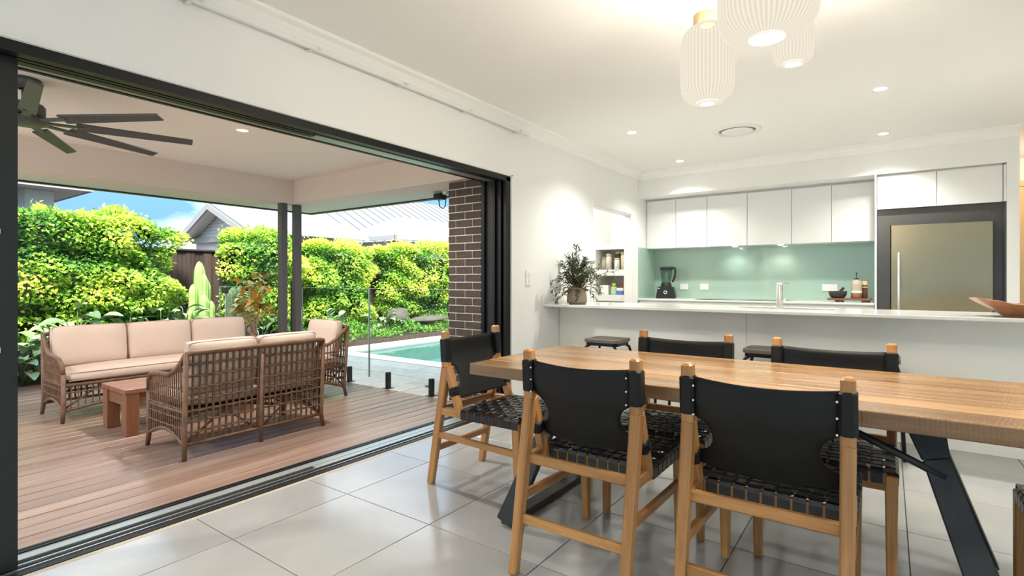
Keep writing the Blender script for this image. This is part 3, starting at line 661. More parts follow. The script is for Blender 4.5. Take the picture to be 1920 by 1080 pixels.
for k in range(46):
    a = random.uniform(0, 2 * PI); e = random.uniform(.15, 1.35); r = random.uniform(.17, .29)
    x_, y_ = math.cos(a) * r * math.sin(e + .2), math.sin(a) * r * math.sin(e + .2)
    ends.append((x_, y_, .16 + r * 1.45 * math.cos(e)))
ends += [(-.02, 0, .61), (.03, -.02, .56), (-.10, -.05, .50), (.30, .25, .33), (.33, .18, .28), (.30, -.05, .12), (.26, -.10, .06), (.22, .1, .17), (-.16, -.27, .22), (-.17, -.22, .14), (-.10, -.275, .02), (-.13, -.25, -.02), (-.16, -.16, .1), (.1, -.2, .06)]
ends = [(max(e[0], -.20), e[1], e[2]) for e in ends]
stems(ends, 'stems', parent=ptl, leaves=30, ll=.058, lw=.0145)

# wooden bowl at the right end of the bench
def bowlp(u, v, inner=False):
    a = u * 2 * PI; wob = 1 + .07 * math.sin(3 * a + .6) + .05 * math.sin(5 * a + 2); rx, ry = .30 * wob, .15 * wob
    r = [.0, .40, .62, .80, .93, 1.0][min(5, int(v * 5 + .5))]; hgt = (.112 + .014 * math.sin(2 * a + 1.2) - .020 * math.exp(-((math.cos(a) + .2) / .28) ** 2))
    z = hgt * (r ** 1.8 if r > .4 else .0)
    if r <= .4: z = 0
    if inner: r *= .93; z = z * .88 + .014
    return (rx * r * math.cos(a), ry * r * math.sin(a), z)
q = MB(); q.grid(lambda u, v: bowlp(u, v), 40, 5); q.grid(lambda u, v: bowlp(1 - u, v, True), 40, 5)
q.add([bowlp(k / 40, 1) for k in range(40)] + [bowlp(k / 40, 1, True) for k in range(40)], [(k, (k + 1) % 40, 40 + (k + 1) % 40, 40 + k) for k in range(40)], None, True)
tag(q.build('wooden_bowl', M_bowl, None, (.74, 4.74, .961)), 'polished root wood bowl with a wavy rim on the bench', 'bowl')

# ------------------------------------------------------------------ kitchen back run
sb = struct('splashback', BB((-2.848, 7.64, .948), (-.122, 7.678, 1.665), .001), M_mint, 'mint green glass splashback between worktop and wall cabinets', 'splashback')
B((-2.848, 7.02, .948), (-2.838, 7.64, 1.665)).build('side_panel', M_mint, sb)
rw_ = thing('rear_worktop', 'white worktop along the kitchen back wall below the splashback', 'worktop')
BB((-2.848, 7.0, .928), (-.124, 7.64, .950), .003).build('slab', M_stone, rw_)
edges = [-2.835, -2.414, -1.99, -1.484, -.974, -.549, -.126]
for k, (lab, side) in enumerate((('white base cabinet under the blender', 0), ('white base cabinet under the cooktop', 1), ('white base cabinet next to the dark fridge surround', 2))):
    bc = thing('base_cabinet', lab, 'cabinet', group='base cabinets of the kitchen')
    xa, xb = edges[2 * k], edges[2 * k + 2]
    B((xa + .001, 7.04, .1), (xb - .001, 7.63, .926)).build('body', M_cab, bc)
    BB((xa + .003, 7.02, .735), (xb - .003, 7.04, .905), .002).build('drawer', M_cab, bc); BB((xa + .003, 7.02, .42), (xb - .003, 7.04, .731), .002).build('drawer', M_cab, bc); BB((xa + .003, 7.02, .105), (xb - .003, 7.04, .416), .002).build('drawer', M_cab, bc)
for k, lab in enumerate(('pair of white wall cabinets above the blender', 'middle pair of white wall cabinets above the cooktop', 'pair of white wall cabinets next to the fridge column')):
    wc = thing('wall_cabinet', lab, 'cabinet', group='white wall cabinets over the splashback')
    xa, xm, xb = edges[2 * k], edges[2 * k + 1], edges[2 * k + 2]
    B((xa, 7.332, 1.664), (xb, 7.67, 2.334)).build('body', M_cab, wc)
    B((xa + .002, 7.332, 1.659), (xb - .002, 7.66, 1.664)).build('underside', M_cab, wc)
    for a, b in ((xa, xm), (xm, xb)): BB((a + .003, 7.31, 1.656), (b - .003, 7.331, 2.333), .002).build('door', M_cab, wc)
B_fill = thing('filler_strip', 'narrow white filler left of the first wall cabinet', 'panel'); B((-2.849, 7.315, 1.656), (-2.839, 7.66, 2.338)).build('panel', M_cab, B_fill)
# fridge column
fc = thing('fridge_surround', 'white column panel and dark grey panels framing the fridge', 'panel')
BB((-.121, 7.00, 0), (-.101, 7.67, 2.36), .002).build('column_panel', M_cab, fc)
B((-.100, 7.11, 0), (.018, 7.13, 1.98)).build('dark_panel', M_niche, fc); B((.018, 7.11, 1.80), (.86, 7.13, 1.98)).build('dark_panel', M_niche, fc); B((.86, 7.11, 0), (.946, 7.13, 1.98)).build('dark_panel', M_niche, fc)
B((.936, 7.03, 0), (.946, 7.11, 1.98)).build('side_panel', M_niche, fc)
for k, (a, b, lab) in enumerate(((-.099, .413, 'left white cabinet above the fridge'), (.413, .925, 'right white cabinet above the fridge'))):
    oc = thing('fridge_cabinet', lab, 'cabinet', group='white cabinets above the fridge')
    B((a + .001, 7.082, 1.984), (b - .001, 7.66, 2.360)).build('body', M_cab, oc); BB((a + .002, 7.06, 1.981), (b - .002, 7.080, 2.345), .002).build('door', M_cab, oc)
fp = thing('end_panel', 'narrow white panel right of the fridge cabinets', 'panel'); B((.927, 7.04, 1.981), (.946, 7.66, 2.345)).build('panel', M_cab, fp)
fr = thing('fridge', 'tall stainless steel fridge with a long bar handle', 'fridge', (.437, 7.03, 0))
B((-.412, .085, .02), (.412, .62, 1.79)).build('body', M_dgrey, fr)
dr = BB((-.414, .0, .12), (.414, .075, 1.795), .006).build('door', M_steel, fr)
MB().tube([(-.345, -.045, .55), (-.345, -.045, 1.50)], .013, 12).tube([(-.345, -.045, .62), (-.345, .002, .62)], .009, 8).tube([(-.345, -.045, 1.43), (-.345, .002, 1.43)], .009, 8).build('handle', M_alu, dr)
# small things on the back worktop
ck = thing('cooktop', 'black glass cooktop set on the rear worktop', 'cooktop', (-1.55, 7.30, .950)); BB((-.53, -.24, 0), (.53, .22, .006), .002).build('glass_top', M_cooktop, ck)
bl_ = thing('blender', 'black blender with clear jug on the rear worktop', 'blender', (-2.565, 7.36, .951), math.radians(12))
MB().prism([(-.125, .0), (.125, .0), (.135, .02), (.11, .155), (.075, .165), (-.075, .165), (-.105, .155), (-.13, .02)], 1, -.095, .095).build('base', M_blackp, bl_)
MB().lathe([(.075, .165), (.072, .20), (.060, .215), (.060, .225)], 24, capt=True).build('collar', M_blackp, bl_)
MB().lathe([(.062, .222), (.070, .26), (.083, .385), (.083, .40), (.078, .40), (.066, .262), (.058, .23)], 24).build('jug', glass('jug_glass', (.75, .82, .80)), bl_)
MB().lathe([(.088, .398), (.090, .425), (.080, .440), (.04, .444)], 24, capb=True, capt=True).build('lid', M_blackp, bl_)
MB().tube([(.078, 0, .43), (.118, 0, .425), (.122, 0, .36), (.112, 0, .29), (.085, 0, .225)], .014, 10).build('handle', M_blackp, bl_)
MB().tube([(-.0, -.094, .085), (-.0, -.108, .085)], .026, 20).build('dial', M_alu, bl_); MB().tube([(-.0, -.106, .085), (-.0, -.113, .085)], .013, 14).build('dial_centre', M_blackp, bl_)
B((-.10, -.0975, .135), (-.075, -.094, .143)).build('badge', M_plastic, bl_)
MB().tube([(-.0, 0, .235), (-.0, 0, .37)], .012, 8).build('blade_column', M_plastic, bl_)
sv = thing('serving_board', 'dark slab serving board on short feet beside the fridge column', 'board', (-.37, 7.33, .951))
MB().bbox((-.215, -.12, .020), (.215, .12, .043), .004).build('board', M_slab, sv)
for x in (-.10, .16): MB().bbox((x - .04, -.10, 0), (x + .04, .10, .020), .003, 1).build('foot', M_slab, sv)
mo = thing('mortar', 'black granite mortar on the serving board', 'mortar', (-.485, 7.30, .995))
MB().lathe([(.058, 0), (.075, .012), (.092, .045), (.094, .080), (.082, .080), (.076, .05), (.04, .02), (.0, .018)], 28, capb=True).build('bowl', M_granite, mo)
pe = thing('pestle', 'black granite pestle leaning in the mortar', 'pestle', (-.485, 7.30, .995)); MB().tube([(-.01, 0, .036), (.03, 0, .085), (.058, 0, .118), (.062, 0, .123)], [.016, .013, .015, .009], 12).build('pestle_rod', M_granite, pe)
bt = thing('oil_bottle', 'frosted pump bottle with amber contents on the serving board', 'bottle', (-.300, 7.30, .995))
MB().lathe([(.052, 0), (.055, .004), (.055, .062)], 24, capb=True).build('amber_base', mat('amber_liquid', (.36, .17, .09), .3), bt); MB().lathe([(.0552, .062), (.0552, .088)], 24).build('label_band', M_plastic, bt)
MB().lathe([(.055, .088), (.053, .15), (.050, .185), (.030, .205), (.022, .212), (.022, .222)], 24, capt=True).build('body', mat('frosted_glass', (.52, .42, .32), .4), bt)
MB().lathe([(.024, .218), (.024, .230)], 16, capb=True, capt=True).tube([(0, 0, .23), (0, 0, .285)], .004, 6).tube([(-.0, 0, .285), (0, 0, .297)], .009, 8).build('pump', M_blackp, bt)
gm = thing('pepper_grinder', 'brown pepper grinder with pale top behind the pump bottle', 'grinder', (-.222, 7.35, .995))
MB().lathe([(.028, 0), (.030, .01), (.029, .12)], 18, capb=True).build('body', M_slab, gm); MB().lathe([(.031, .12), (.031, .135)], 18, capb=True, capt=True).build('collar', M_lightwood, gm); MB().lathe([(.029, .135), (.029, .150)], 18, capt=True).build('band', M_blackp, gm); MB().lathe([(.030, .150), (.030, .18), (.022, .196)], 18, capt=True).build('top', M_lightwood, gm)
for (x, wd, lab) in ((-2.40, .115, 'white power point on the splashback beside the blender'), (-2.115, .115, 'white power point on the splashback left of the cooktop'), (-.592, .165, 'wide white power point on the splashback left of the mortar')):
    ou = thing('power_point', lab, 'socket', (x, 7.64, 1.11), group='power points on the splashback')
    BB((-wd / 2, -.010, -.042), (wd / 2, 0, .042), .003).build('plate', M_plastic, ou)
    for sx in (-.28, .28): B((sx * wd - .012, -.012, -.016), (sx * wd + .012, -.0095, .006)).build('socket_face', M_trim, ou); B((sx * wd * .6 - .005, -.013, .014), (sx * wd * .6 + .005, -.0095, .028)).build('rocker', M_trim, ou)
sw = thing('light_switch', 'white two gang light switch on the wall beside the sliding door', 'switch', (WX, 4.255, 1.226))
BB((0, -.042, -.075), (.010, .042, .075), .003).build('plate', M_plastic, sw)
for z in (-.03, .03): BB((.008, -.012, z - .018), (.015, .012, z + .018), .002).build('rocker', M_trim, sw)
for k, (x) in enumerate((-1.667, -1.118)):
    ul = thing('cabinet_light', ('round light under the cabinets above the cooktop middle' if k == 0 else 'round light under the cabinets above the chrome tap'), 'light', (x, 7.46, 1.656), group='lights under the wall cabinets')
    MB().lathe([(.035, -.001), (.035, -.006), (.026, -.006)], 20, capt=False).build('ring', M_trim, ul); MB().lathe([(.026, -.006), (.026, -.0055)], 20, capb=True, capt=True).build('diffuser', M_lit, ul)
    lamp('SPOT', (x, 7.46, 1.640), 1.6, (1, .97, .90), .02, spot=2.4, blend=.8)

# pantry shelves and contents
ps = thing('pantry_shelves', 'white pantry shelving seen through the doorway', 'shelf')
MB().box((-3.60, 7.15, 0), (-3.57, 7.68, 2.3)).box((-2.955, 7.15, 0), (-2.95, 7.68, 2.3)).build('upright', M_trim, ps)
for z in (.90, 1.27, 1.66): B((-3.57, 7.15, z), (-2.955, 7.67, z + .09)).build('shelf', M_trim, ps)
spots = [(-3.50, 7.32, .05, .19), (-3.40, 7.26, .045, .24), (-3.29, 7.34, .045, .28), (-3.26, 7.23, .04, .17), (-3.17, 7.28, .05, .26)]
cols = [(.45, .42, .30), (.60, .56, .46), (.10, .07, .05), (.75, .73, .68), (.66, .60, .42)]
labs = ['squat clear jar at the left of the upper pantry shelf', 'tall clear jar second from the left on the pantry shelf', 'tall dark jar at the back of the pantry shelf', 'small pale jar at the front of the pantry shelf', 'tall cream jar at the right of the pantry shelf']
for (x, y, r, h), c_, lb in zip(spots, cols, labs):
    j = thing('storage_jar', lb, 'jar', (x, y, 1.361), group='jars on the pantry shelf')
    MB().lathe([(r, 0), (r, h * .78), (r * .85, h * .84)], 18, capb=True, capt=True).build('body', mat('jar_contents', c_, .25), j); MB().lathe([(r * .92, h * .84), (r * .92, h)], 18, capb=True, capt=True).build('lid', mat('jar_lid', (.55, .48, .36), .5), j)
z0 = .991
bx = thing('carton', 'white carton on the lower pantry shelf', 'carton', (-3.46, 7.26, z0)); BB((-.07, -.05, 0), (.07, .05, .14), .003).build('box', M_plastic, bx)
bx = thing('spray_bottle', 'pale green spray bottle on the lower pantry shelf', 'bottle', (-3.31, 7.24, z0)); BB((-.045, -.03, 0), (.045, .03, .12), .012).build('body', mat('pale_green_plastic', (.42, .60, .40), .4), bx); MB().lathe([(.02, .12), (.03, .135), (.03, .17)], 14, capb=True, capt=True).build('cap', mat('lime_cap', (.45, .52, .04), .4), bx)
bx = thing('packet', 'blue and white packet on the lower pantry shelf', 'packet', (-3.20, 7.22, z0)); BB((-.05, -.03, 0), (.05, .03, .10), .003).build('box', mat('blue_print', (.10, .20, .55), .5), bx); BB((-.051, -.031, .06), (.051, .031, .101), .002).build('lid_band', M_plastic, bx)
bx = thing('packet', 'orange packet behind the blue one in the pantry', 'packet', (-3.17, 7.36, z0)); BB((-.05, -.04, 0), (.05, .04, .17), .003).build('box', mat('orange_print', (.75, .13, .04), .5), bx)
bx = thing('trigger_bottle', 'bottle with a black trigger spray at the right of the pantry shelf', 'bottle', (-3.06, 7.42, z0)); BB((-.045, -.035, 0), (.045, .035, .18), .012).build('body', M_plastic, bx); MB().beam((.0, 0, .18), (.02, 0, .27), .03, .03, (0, 1, 0)).beam((.02, 0, .26), (-.07, 0, .24), .03, .03, (0, 1, 0)).build('trigger_head', M_blackp, bx)

# ------------------------------------------------------------------ ceiling lights, vent, pendants
for x, y, lab in ((-2.112, 5.04, 'round downlight in the ceiling near the potted plant'), (-2.127, 6.59, 'round downlight in the ceiling above the wall cabinets'), (-.05, 5.02, 'higher of the two round downlights right of the pendants'), (-.04, 6.57, 'lower of the two round downlights on the right, nearest the fridge cabinets'),
                  (-2.1, -1.2, 'unseen fill downlight added behind the camera on the left'), (.0, -1.2, 'unseen fill downlight added behind the camera in the middle'), (2.1, -1.2, 'unseen fill downlight added behind the camera on the right'), (2.1, 1.6, 'unseen fill downlight added right of the camera'), (2.1, 5.0, 'unseen fill downlight added at the right end of the bench')):  # downlights out of view, added to brighten the room
    dl = thing('downlight', lab, 'light', (x, y, 2.70), group='kitchen and dining downlights')
    MB().lathe([(.058, -.0005), (.056, -.006), (.044, -.005), (.042, -.001)], 28).build('ring', M_trim, dl); MB().lathe([(.043, -.0035), (.043, -.003)], 24, capb=True, capt=True).build('diffuser', M_lit, dl)
    lamp('SPOT', (x, y, 2.685), 60 if x < 1 and y > 4 else 100, (.995, 1, .94), .05, spot=2.25, blend=1.0)
hl = thing('hall_light', 'round ceiling light in the hall right of the fridge', 'light', (1.7, 8.1, 2.70)); MB().lathe([(.10, -.001), (.10, -.02), (.09, -.03)], 24, capt=True).build('diffuser', M_litw, hl); lamp('POINT', (1.7, 8.1, 2.5), 8, (1, .72, .45), .08)
pl_ = thing('pantry_light', 'round ceiling light inside the pantry', 'light', (-3.45, 6.3, 2.70)); MB().lathe([(.10, -.001), (.10, -.02), (.09, -.03)], 24, capt=True).build('diffuser', M_lit, pl_)
lamp('POINT', (-3.45, 6.3, 2.5), 10, (1, .98, .94), .08)
av = thing('ceiling_vent', 'round white air vent in the ceiling below the pendants', 'vent', (-1.225, 5.575, 2.70))
MB().lathe([(.225, -.0005), (.222, -.012), (.185, -.020), (.170, -.006), (.168, -.001)], 40).build('outer_ring', M_trim, av); MB().lathe([(.0, -.022), (.13, -.024), (.150, -.018), (.150, -.014), (.0, -.010)], 40).build('centre_disc', M_trim, av); MB().lathe([(.170, -.003), (.170, -.0025)], 40, capb=True, capt=True).build('duct', M_gap, av)
M_shade = bpy.data.materials.new('pleated_opal_glass'); M_shade.use_nodes = True; t = M_shade.node_tree; t.nodes.clear()   # glowing opal glass that lets part of the bulb's light through
so_n = N(t, 'ShaderNodeOutputMaterial'); em = N(t, 'ShaderNodeEmission', Strength=.34); tr = N(t, 'ShaderNodeBsdfTransparent'); ms = N(t, 'ShaderNodeMixShader'); ms.inputs[0].default_value = .10
at = N(t, 'ShaderNodeAttribute', attribute_name='tone'); cr = N(t, 'ShaderNodeValToRGB'); cr.color_ramp.elements[0].color = (.78, .69, .54, 1); cr.color_ramp.elements[1].color = (.98, .91, .77, 1)
for a_, b_ in ((at.outputs['Fac'], cr.inputs[0]), (cr.outputs[0], em.inputs[0]), (em.outputs[0], ms.inputs[1]), (tr.outputs[0], ms.inputs[2]), (ms.outputs[0], so_n.inputs[0])): t.links.new(a_, b_)
M_bulb = mat('lit_opal_opening', (1, 1, 1), .5, emit=((1, .96, .88), .36))
def pendant(loc, r, h, ribs, label, hole, soft):
    t = thing('pendant_lamp', label, 'lamp', loc, group='cluster of pleated pendant lamps')
    prof = [(hole, 0)]; c = soft
    for k in range(0, 9): a = PI / 2 * k / 8; prof.append((r - c + c * math.sin(a) if True else 0, c - c * math.cos(a)))
    for k in range(0, 9): a = PI / 2 * k / 8; prof.append((r - c + c * math.cos(a), h - c + c * math.sin(a)))
    prof.append((max(.05, hole), h))
    q = MB(); n = ribs * 4; q.lathe(prof, n, ribs=ribs, amp=.012); me = q.mesh('shade', M_shade)
    tn = np.array([(.5 + .5 * math.cos(ribs * 2 * PI * (i % n) / n)) for i in range(len(q.v))], dtype=np.float32); a_ = me.attributes.new('tone', 'FLOAT', 'POINT'); a_.data.foreach_set('value', tn)
    put('shade', me, t)
    MB().lathe([(hole, .004), (hole, .006)], 28, capb=True, capt=True).build('opening', M_bulb, t)
    MB().lathe([(.062, h - .004), (.062, h + .045), (.056, h + .048)], 28, capt=True).build('wooden_cap', M_lightwood, t)
    MB().tube([(0, 0, h + .045), (0, 0, 2.699 - loc[2])], .003, 6).build('cord', M_trim, t)
    lamp('POINT', (loc[0], loc[1], loc[2] + h * .5), 62, (1, .93, .79), .04)
    lamp('SPOT', (loc[0], loc[1], loc[2] - .03), 14, (1, .93, .79), .04, spot=1.9, blend=.9)
pendant((-.675, 2.485, 2.01), .116, .36, 44, 'tall narrow pleated pendant lamp hanging lowest on the left', .048, .085)
pendant((-.375, 2.19, 2.115), .175, .30, 60, 'widest pleated pendant lamp, cut by the top edge', .066, .10)
pendant((-.36, 2.754, 2.205), .086, .25, 36, 'small pleated pendant lamp partly behind the widest one', .044, .05)
rose = thing('ceiling_rose', 'round ceiling plate carrying the pendant cords', 'fitting', (-.47, 2.476, 2.70)); MB().lathe([(.44, -.0005), (.44, -.022), (.42, -.028)], 48, capt=True).build('plate', M_trim, rose)

# ------------------------------------------------------------------ patio fittings
pp = thing('patio_downlight', 'small warm round downlight in the patio ceiling', 'light', (-4.54, 2.348, 2.50)); MB().lathe([(.062, -.0005), (.060, -.006), (.046, -.004)], 24).build('ring', M_trim, pp); MB().lathe([(.047, -.003), (.047, -.0025)], 24, capb=True, capt=True).build('diffuser', M_litw, pp)
lamp('SPOT', (-4.54, 2.348, 2.485), 58, (1, .95, .90), .05, spot=2.9, blend=.6)
for x, y, lb in ((-3.55, 2.348, 'unseen patio fill light added above the door head'), (-3.55, -.35, 'unseen patio fill light added left of the frame near the door'), (-5.60, -.35, 'unseen patio fill light added left of the frame near the beam')):  # unseen fill lights added to brighten the deck
    p2 = dup(pp, (x, y, 2.50), 0, lb, 'patio downlights'); lamp('SPOT', (x, y, 2.485), 58, (1, .95, .90), .05, spot=2.9, blend=.6)
pp['group'] = 'patio downlights'
fn = thing('ceiling_fan', 'charcoal ceiling fan with nine slim blades above the deck', 'fan', (-4.535, .935, 2.50))
MB().lathe([(.085, 0), (.088, -.03), (.078, -.055), (.03, -.065)], 32, capb=True).build('canopy', M_fan, fn); MB().tube([(0, 0, -.06), (0, 0, -.16)], .016, 12).build('downrod', M_fan, fn)
MB().lathe([(.03, -.150), (.095, -.160), (.105, -.175), (.105, -.235), (.085, -.25), (.0, -.252)], 36).build('motor', M_fan, fn)
MB().lathe([(.125, -.252), (.125, -.275), (.10, -.29), (.0, -.292)], 36, capb=True).build('hub', M_fan, fn)
for k in range(9):
    a = math.radians(31 + 40 * k); q = MB()
    q.beam((.10, 0, -.268), (.30, 0, -.268), .045, .012, (0, 1, 0), c=.002); q.beam((.26, 0, -.266), (.93, 0, -.268), .088, .012, (0, 1, -.34), w1=.066, c=.003)
    o = q.build('blade', M_fan, fn); o.rotation_euler = (0, 0, a)
for (x, y, lab) in ((-6.38, 3.82, 'left one of the two slim taupe posts under the patio beam'), (-6.38, 4.02, 'right one of the two slim taupe posts under the patio beam')):
    pt = thing('patio_post', lab, 'post', (x, y, 0), group='pair of posts at the deck corner')
    BB((-.045, -.045, 0), (.045, .045, 2.20), .006, 2).build('shaft', M_post, pt); BB((-.065, -.065, 0), (.065, .065, .008), .002).build('base_plate', M_post, pt)
sl = thing('floodlight', 'small black floodlight under the eave beside the brick pier', 'light', (-4.16, 4.40, 2.205))
BB((-.055, -.05, -.085), (.055, .05, -.015), .008).build('housing', M_blackp, sl); B((-.03, -.02, -.015), (.03, .02, 0)).build('bracket', M_alu, sl)
MB().tube([(-.01, 0, -.085), (.0, 0, -.16), (.05, 0, -.19), (.09, 0, -.16), (.10, 0, -.08), (.10, 0, -.03)], .006, 6).build('cable', M_blackp, sl)
BB((.075, -.03, -.035), (.125, .03, 0), .003).build('junction_box', M_plastic, sl)
pv_ = thing('rain_head', 'pale grey pipe fitting against the pier below the eave', 'pipe', (-4.15, 4.62, 2.06)); MB().lathe([(.045, -.10), (.05, .0), (.05, .14)], 18, capb=True, capt=True).build('pipe', mat('pale_pvc', (.5, .52, .48), .5), pv_)

# pool fence
def fence_panel(x0, x1, label, spig):
    t = thing('glass_fence_panel', label, 'fence panel', (0, 4.03, 0), group='frameless glass pool fence panels')
    B((x0 + .006, -.006, .075), (x1 - .006, .006, 1.105)).build('pane', M_fglass, t)
    MB().box((x0 + .002, -.0065, .075), (x0 + .006, .0065, 1.11)).box((x1 - .006, -.0065, .075), (x1 - .002, .0065, 1.11)).box((x0, -.0065, 1.105), (x1, .0065, 1.110)).build('polished_edge', M_gedge, t)
    for x in spig:
        q = MB(); q.bbox((x - .024, -.026, -.02), (x + .024, .026, .165), .006, 2); q.bbox((x - .05, -.05, -.022), (x + .05, .05, -.012), .002); q.build('spigot', M_blackp, t)
fence_panel(-4.925, -3.67, 'glass fence panel between the middle joint and the brick pier', (-4.60, -3.925))
fence_panel(-6.27, -4.933, 'glass fence panel between the posts and the middle joint', (-5.29, -5.95))
fence_panel(-7.57, -6.47, 'glass fence panel left of the posts, behind the potted magnolia', (-6.75, -7.3))
fence_panel(-8.28, -7.60, 'narrow glass gate panel in front of the dusty cactus', ())
fence_panel(-8.48, -8.30, 'narrowest glass fence panel against the timber fence side', (-8.39,))
gp = thing('gate_latch', 'black gate latch on top of the glass gate', 'latch', (-8.29, 4.03, 1.0)); BB((-.03, -.03, 0), (.03, .03, .10), .005).build('latch_body', M_blackp, gp)
gq = thing('gate_post', 'thin black gate post between the two patio posts', 'post', (-6.482, 4.03, 0)); BB((-.025, -.025, -.05), (.025, .025, 1.18), .004, 2).build('shaft', M_blackp, gq); BB((-.03, -.03, 1.17), (.03, .03, 1.20), .004).build('cap', M_blackp, gq)

# ------------------------------------------------------------------ rattan seats
def rattan_seat(name, label, cat, loc, rz, W, D, ncush, lean, gap, midpost=False):
    """origin on floor at the middle; x along the width, +y = front"""
    t = thing(name, label, cat, loc, rz, group='rattan lounge set on the deck')
    Hb, Hs, Ha = .715, .315, .535; hw = W / 2; yb = -D / 2; yf = D / 2
    bk = lambda z: yb - lean * max(0, (z - .1)) / .615         # back line
    q = MB(); q.tube([(-hw, bk(Hb), Hb - .01), (-hw + .03, bk(Hb), Hb), (hw - .03, bk(Hb), Hb), (hw, bk(Hb), Hb - .01)], .019, 8)
    q.build('top_rail', M_rattan, t)
    armp = lambda s: [(s * hw, bk(Hb), Hb), (s * hw, yb + .02, .665), (s * (hw + .005), yb + .10, .595), (s * (hw + .012), yb + .20, .552), (s * (hw + .015), yf - .16, .545), (s * (hw + .012), yf - .06, .530), (s * (hw + .006), yf - .01, .485), (s * hw, yf + .005, .40)]
    for s in (-1, 1):
        MB().tube(armp(s), .018, 8).build('arm_rail', M_rattan, t)
        MB().tube([(s * hw, yf + .005, .41), (s * hw, yf + .005, .10), (s * (hw + .008), yf + .012, 0)], [.018, .019, .015], 8).build('front_leg', M_rattan, t)
        MB().tube([(s * hw, bk(Hb), Hb), (s * hw, yb, .10), (s * (hw + .008), yb - .02, 0)], [.018, .018, .015], 8).build('rear_leg', M_rattan, t)
        q = MB(); q.tube([(s * hw, yb + D * k / 10, .095 + .075 * math.sin(PI * k / 10)) for k in range(11)], .013, 6); q.tube([(s * hw, yb, Hs), (s * hw, yf, Hs)], .013, 6); q.build('side_rail', M_rattan, t)
    if midpost:
        MB().tube([(0, bk(Hb) - .004, Hb - .06), (0, yb - .01, .10), (0, yb - .02, 0)], .015, 8).build('rear_leg', M_rattan, t)
    q = MB(); q.tube([(-hw + W * k / 14, yf + .005, .10 + .075 * min(1, 3.2 * min(k / 14, 1 - k / 14))) for k in range(15)], .013, 6); q.tube([(-hw, yf + .005, Hs), (hw, yf + .005, Hs)], .017, 8); q.build('front_rail', M_rattan, t)
    q = MB(); q.tube([(-hw, yb, .10), (hw, yb, .10)], .013, 6); q.build('rear_bottom_rail', M_rattan, t)
    # canes: back
    q = MB(); n = int(W / gap)
    for k in range(1, n):
        x = -hw + W * k / n; q.tube([(x, bk(Hb), Hb), (x, bk(.4), .4), (x, yb, .10)], .0082, 5, cap=False)
    for z in (.635, .555, .475, .395, .32, .245, .175):
        m = int(W / .05); q.tube([(-hw + W * k / m, bk(z) + (.006 if k % 2 else -.006), z) for k in range(m + 1)], .0065, 5, cap=False); q.tube([(-hw + W * k / m, bk(z) - (.006 if k % 2 else -.006), z + .006) for k in range(m + 1)], .0055, 5, cap=False)
    for a, b in (((-hw, .10), (-hw + .28, .30)), ((hw, .10), (hw - .28, .30)), ((-.02, .10), (-.26, .30)), ((.02, .10), (.26, .30))): q.tube([(a[0], yb + .01, a[1]), (b[0], yb + .01, b[1])], .008, 6)
    q.build('back_canes', M_rattan, t, kind='stuff')
    # canes: sides
    for s in (-1, 1):
        q = MB(); ap = armp(s)
        def ztop(y):
            for a, b in zip(ap[1:], ap[2:]):
                if a[1] <= y <= b[1] and b[1] > a[1]: return a[2] + (b[2] - a[2]) * (y - a[1]) / (b[1] - a[1])
            return .50
        m = int(D / (gap * .72))
        for k in range(1, m):
            y = yb + D * k / m; q.tube([(s * (hw + .008), y, ztop(y)), (s * hw, y, .095 + .075 * math.sin(PI * k / m))], .0055, 5, cap=False)
        for z in (.47, .40, .335, .27, .205):
            mm = 10; q.tube([(s * (hw + .004) + (.005 if k % 2 else -.005), yb + D * k / mm, z) for k in range(mm + 1)], .0065, 5, cap=False)
        q.build('side_canes', M_rattan, t, kind='stuff')
    q = MB(); m = int(W / .05)
    for k in range(1, m): x = -hw + W * k / m; q.tube([(x, yf + .005, Hs), (x, yf + .005, .10 + .075 * min(1, 3.2 * min(k / m, 1 - k / m)))], .0052, 5, cap=False)
    q.tube([(-hw, yf + .005, .25), (hw, yf + .005, .25)], .006, 5)
    for a, b in (((-hw, .11), (-hw + .30, .31)), ((hw, .11), (hw - .30, .31))): q.tube([(a[0], yf - .01, a[1]), (b[0], yf - .01, b[1])], .008, 6)
    q.build('front_canes', M_rattan, t, kind='stuff')
    # seat deck, cushions with piping
    B((-hw + .02, yb + .01, Hs - .02), (hw - .02, yf - .01, Hs - .002)).build('seat_base', M_rattan, t)
    o = MB().cushion((-hw + .022, yb + .03, Hs - .002), (hw - .022, yf + .035, Hs + .125), 12).build('seat_cushion', M_cush, t)
    pq = MB()
    def ring(x0, x1, fy, zz): return
    for z in (Hs + .035, Hs + .100):
        pq.tube([(-hw + .030, yf + .026, z), (hw - .030, yf + .026, z)], .0045, 5)
    pq.build('piping', M_pipe, o)
    cw = (W - .05) / ncush
    for k in range(ncush):
        xa = -hw + .025 + cw * k
        q = MB(); q.cushion((xa + .004, -.075, 0), (xa + cw - .004, .075, .365), 12, axis=1)
        o = q.build('back_cushion', M_cush, t, (0, bk(.5) + .105, Hs + .105), (math.radians(-2) + math.atan(-lean / .6) * -1 + .10, 0, 0))
        pq = MB()
        for yy in (-.028, .028):
            l_ = [(xa + .010, yy, .012), (xa + .007, yy, .18), (xa + .016, yy, .350), (xa + .03, yy, .360), (xa + cw / 2, yy, .3655), (xa + cw - .03, yy, .360), (xa + cw - .016, yy, .350), (xa + cw - .007, yy, .18), (xa + cw - .010, yy, .012)]
            pq.tube(l_, .0045, 5)
        pq.build('piping', M_pipe, o)
    return t
rattan_seat('rattan_sofa', 'three seat rattan sofa with blush cushions facing the dining room', 'sofa', (-5.91, 2.305, 0), -PI / 2, 1.80, .55, 3, .02, .045)
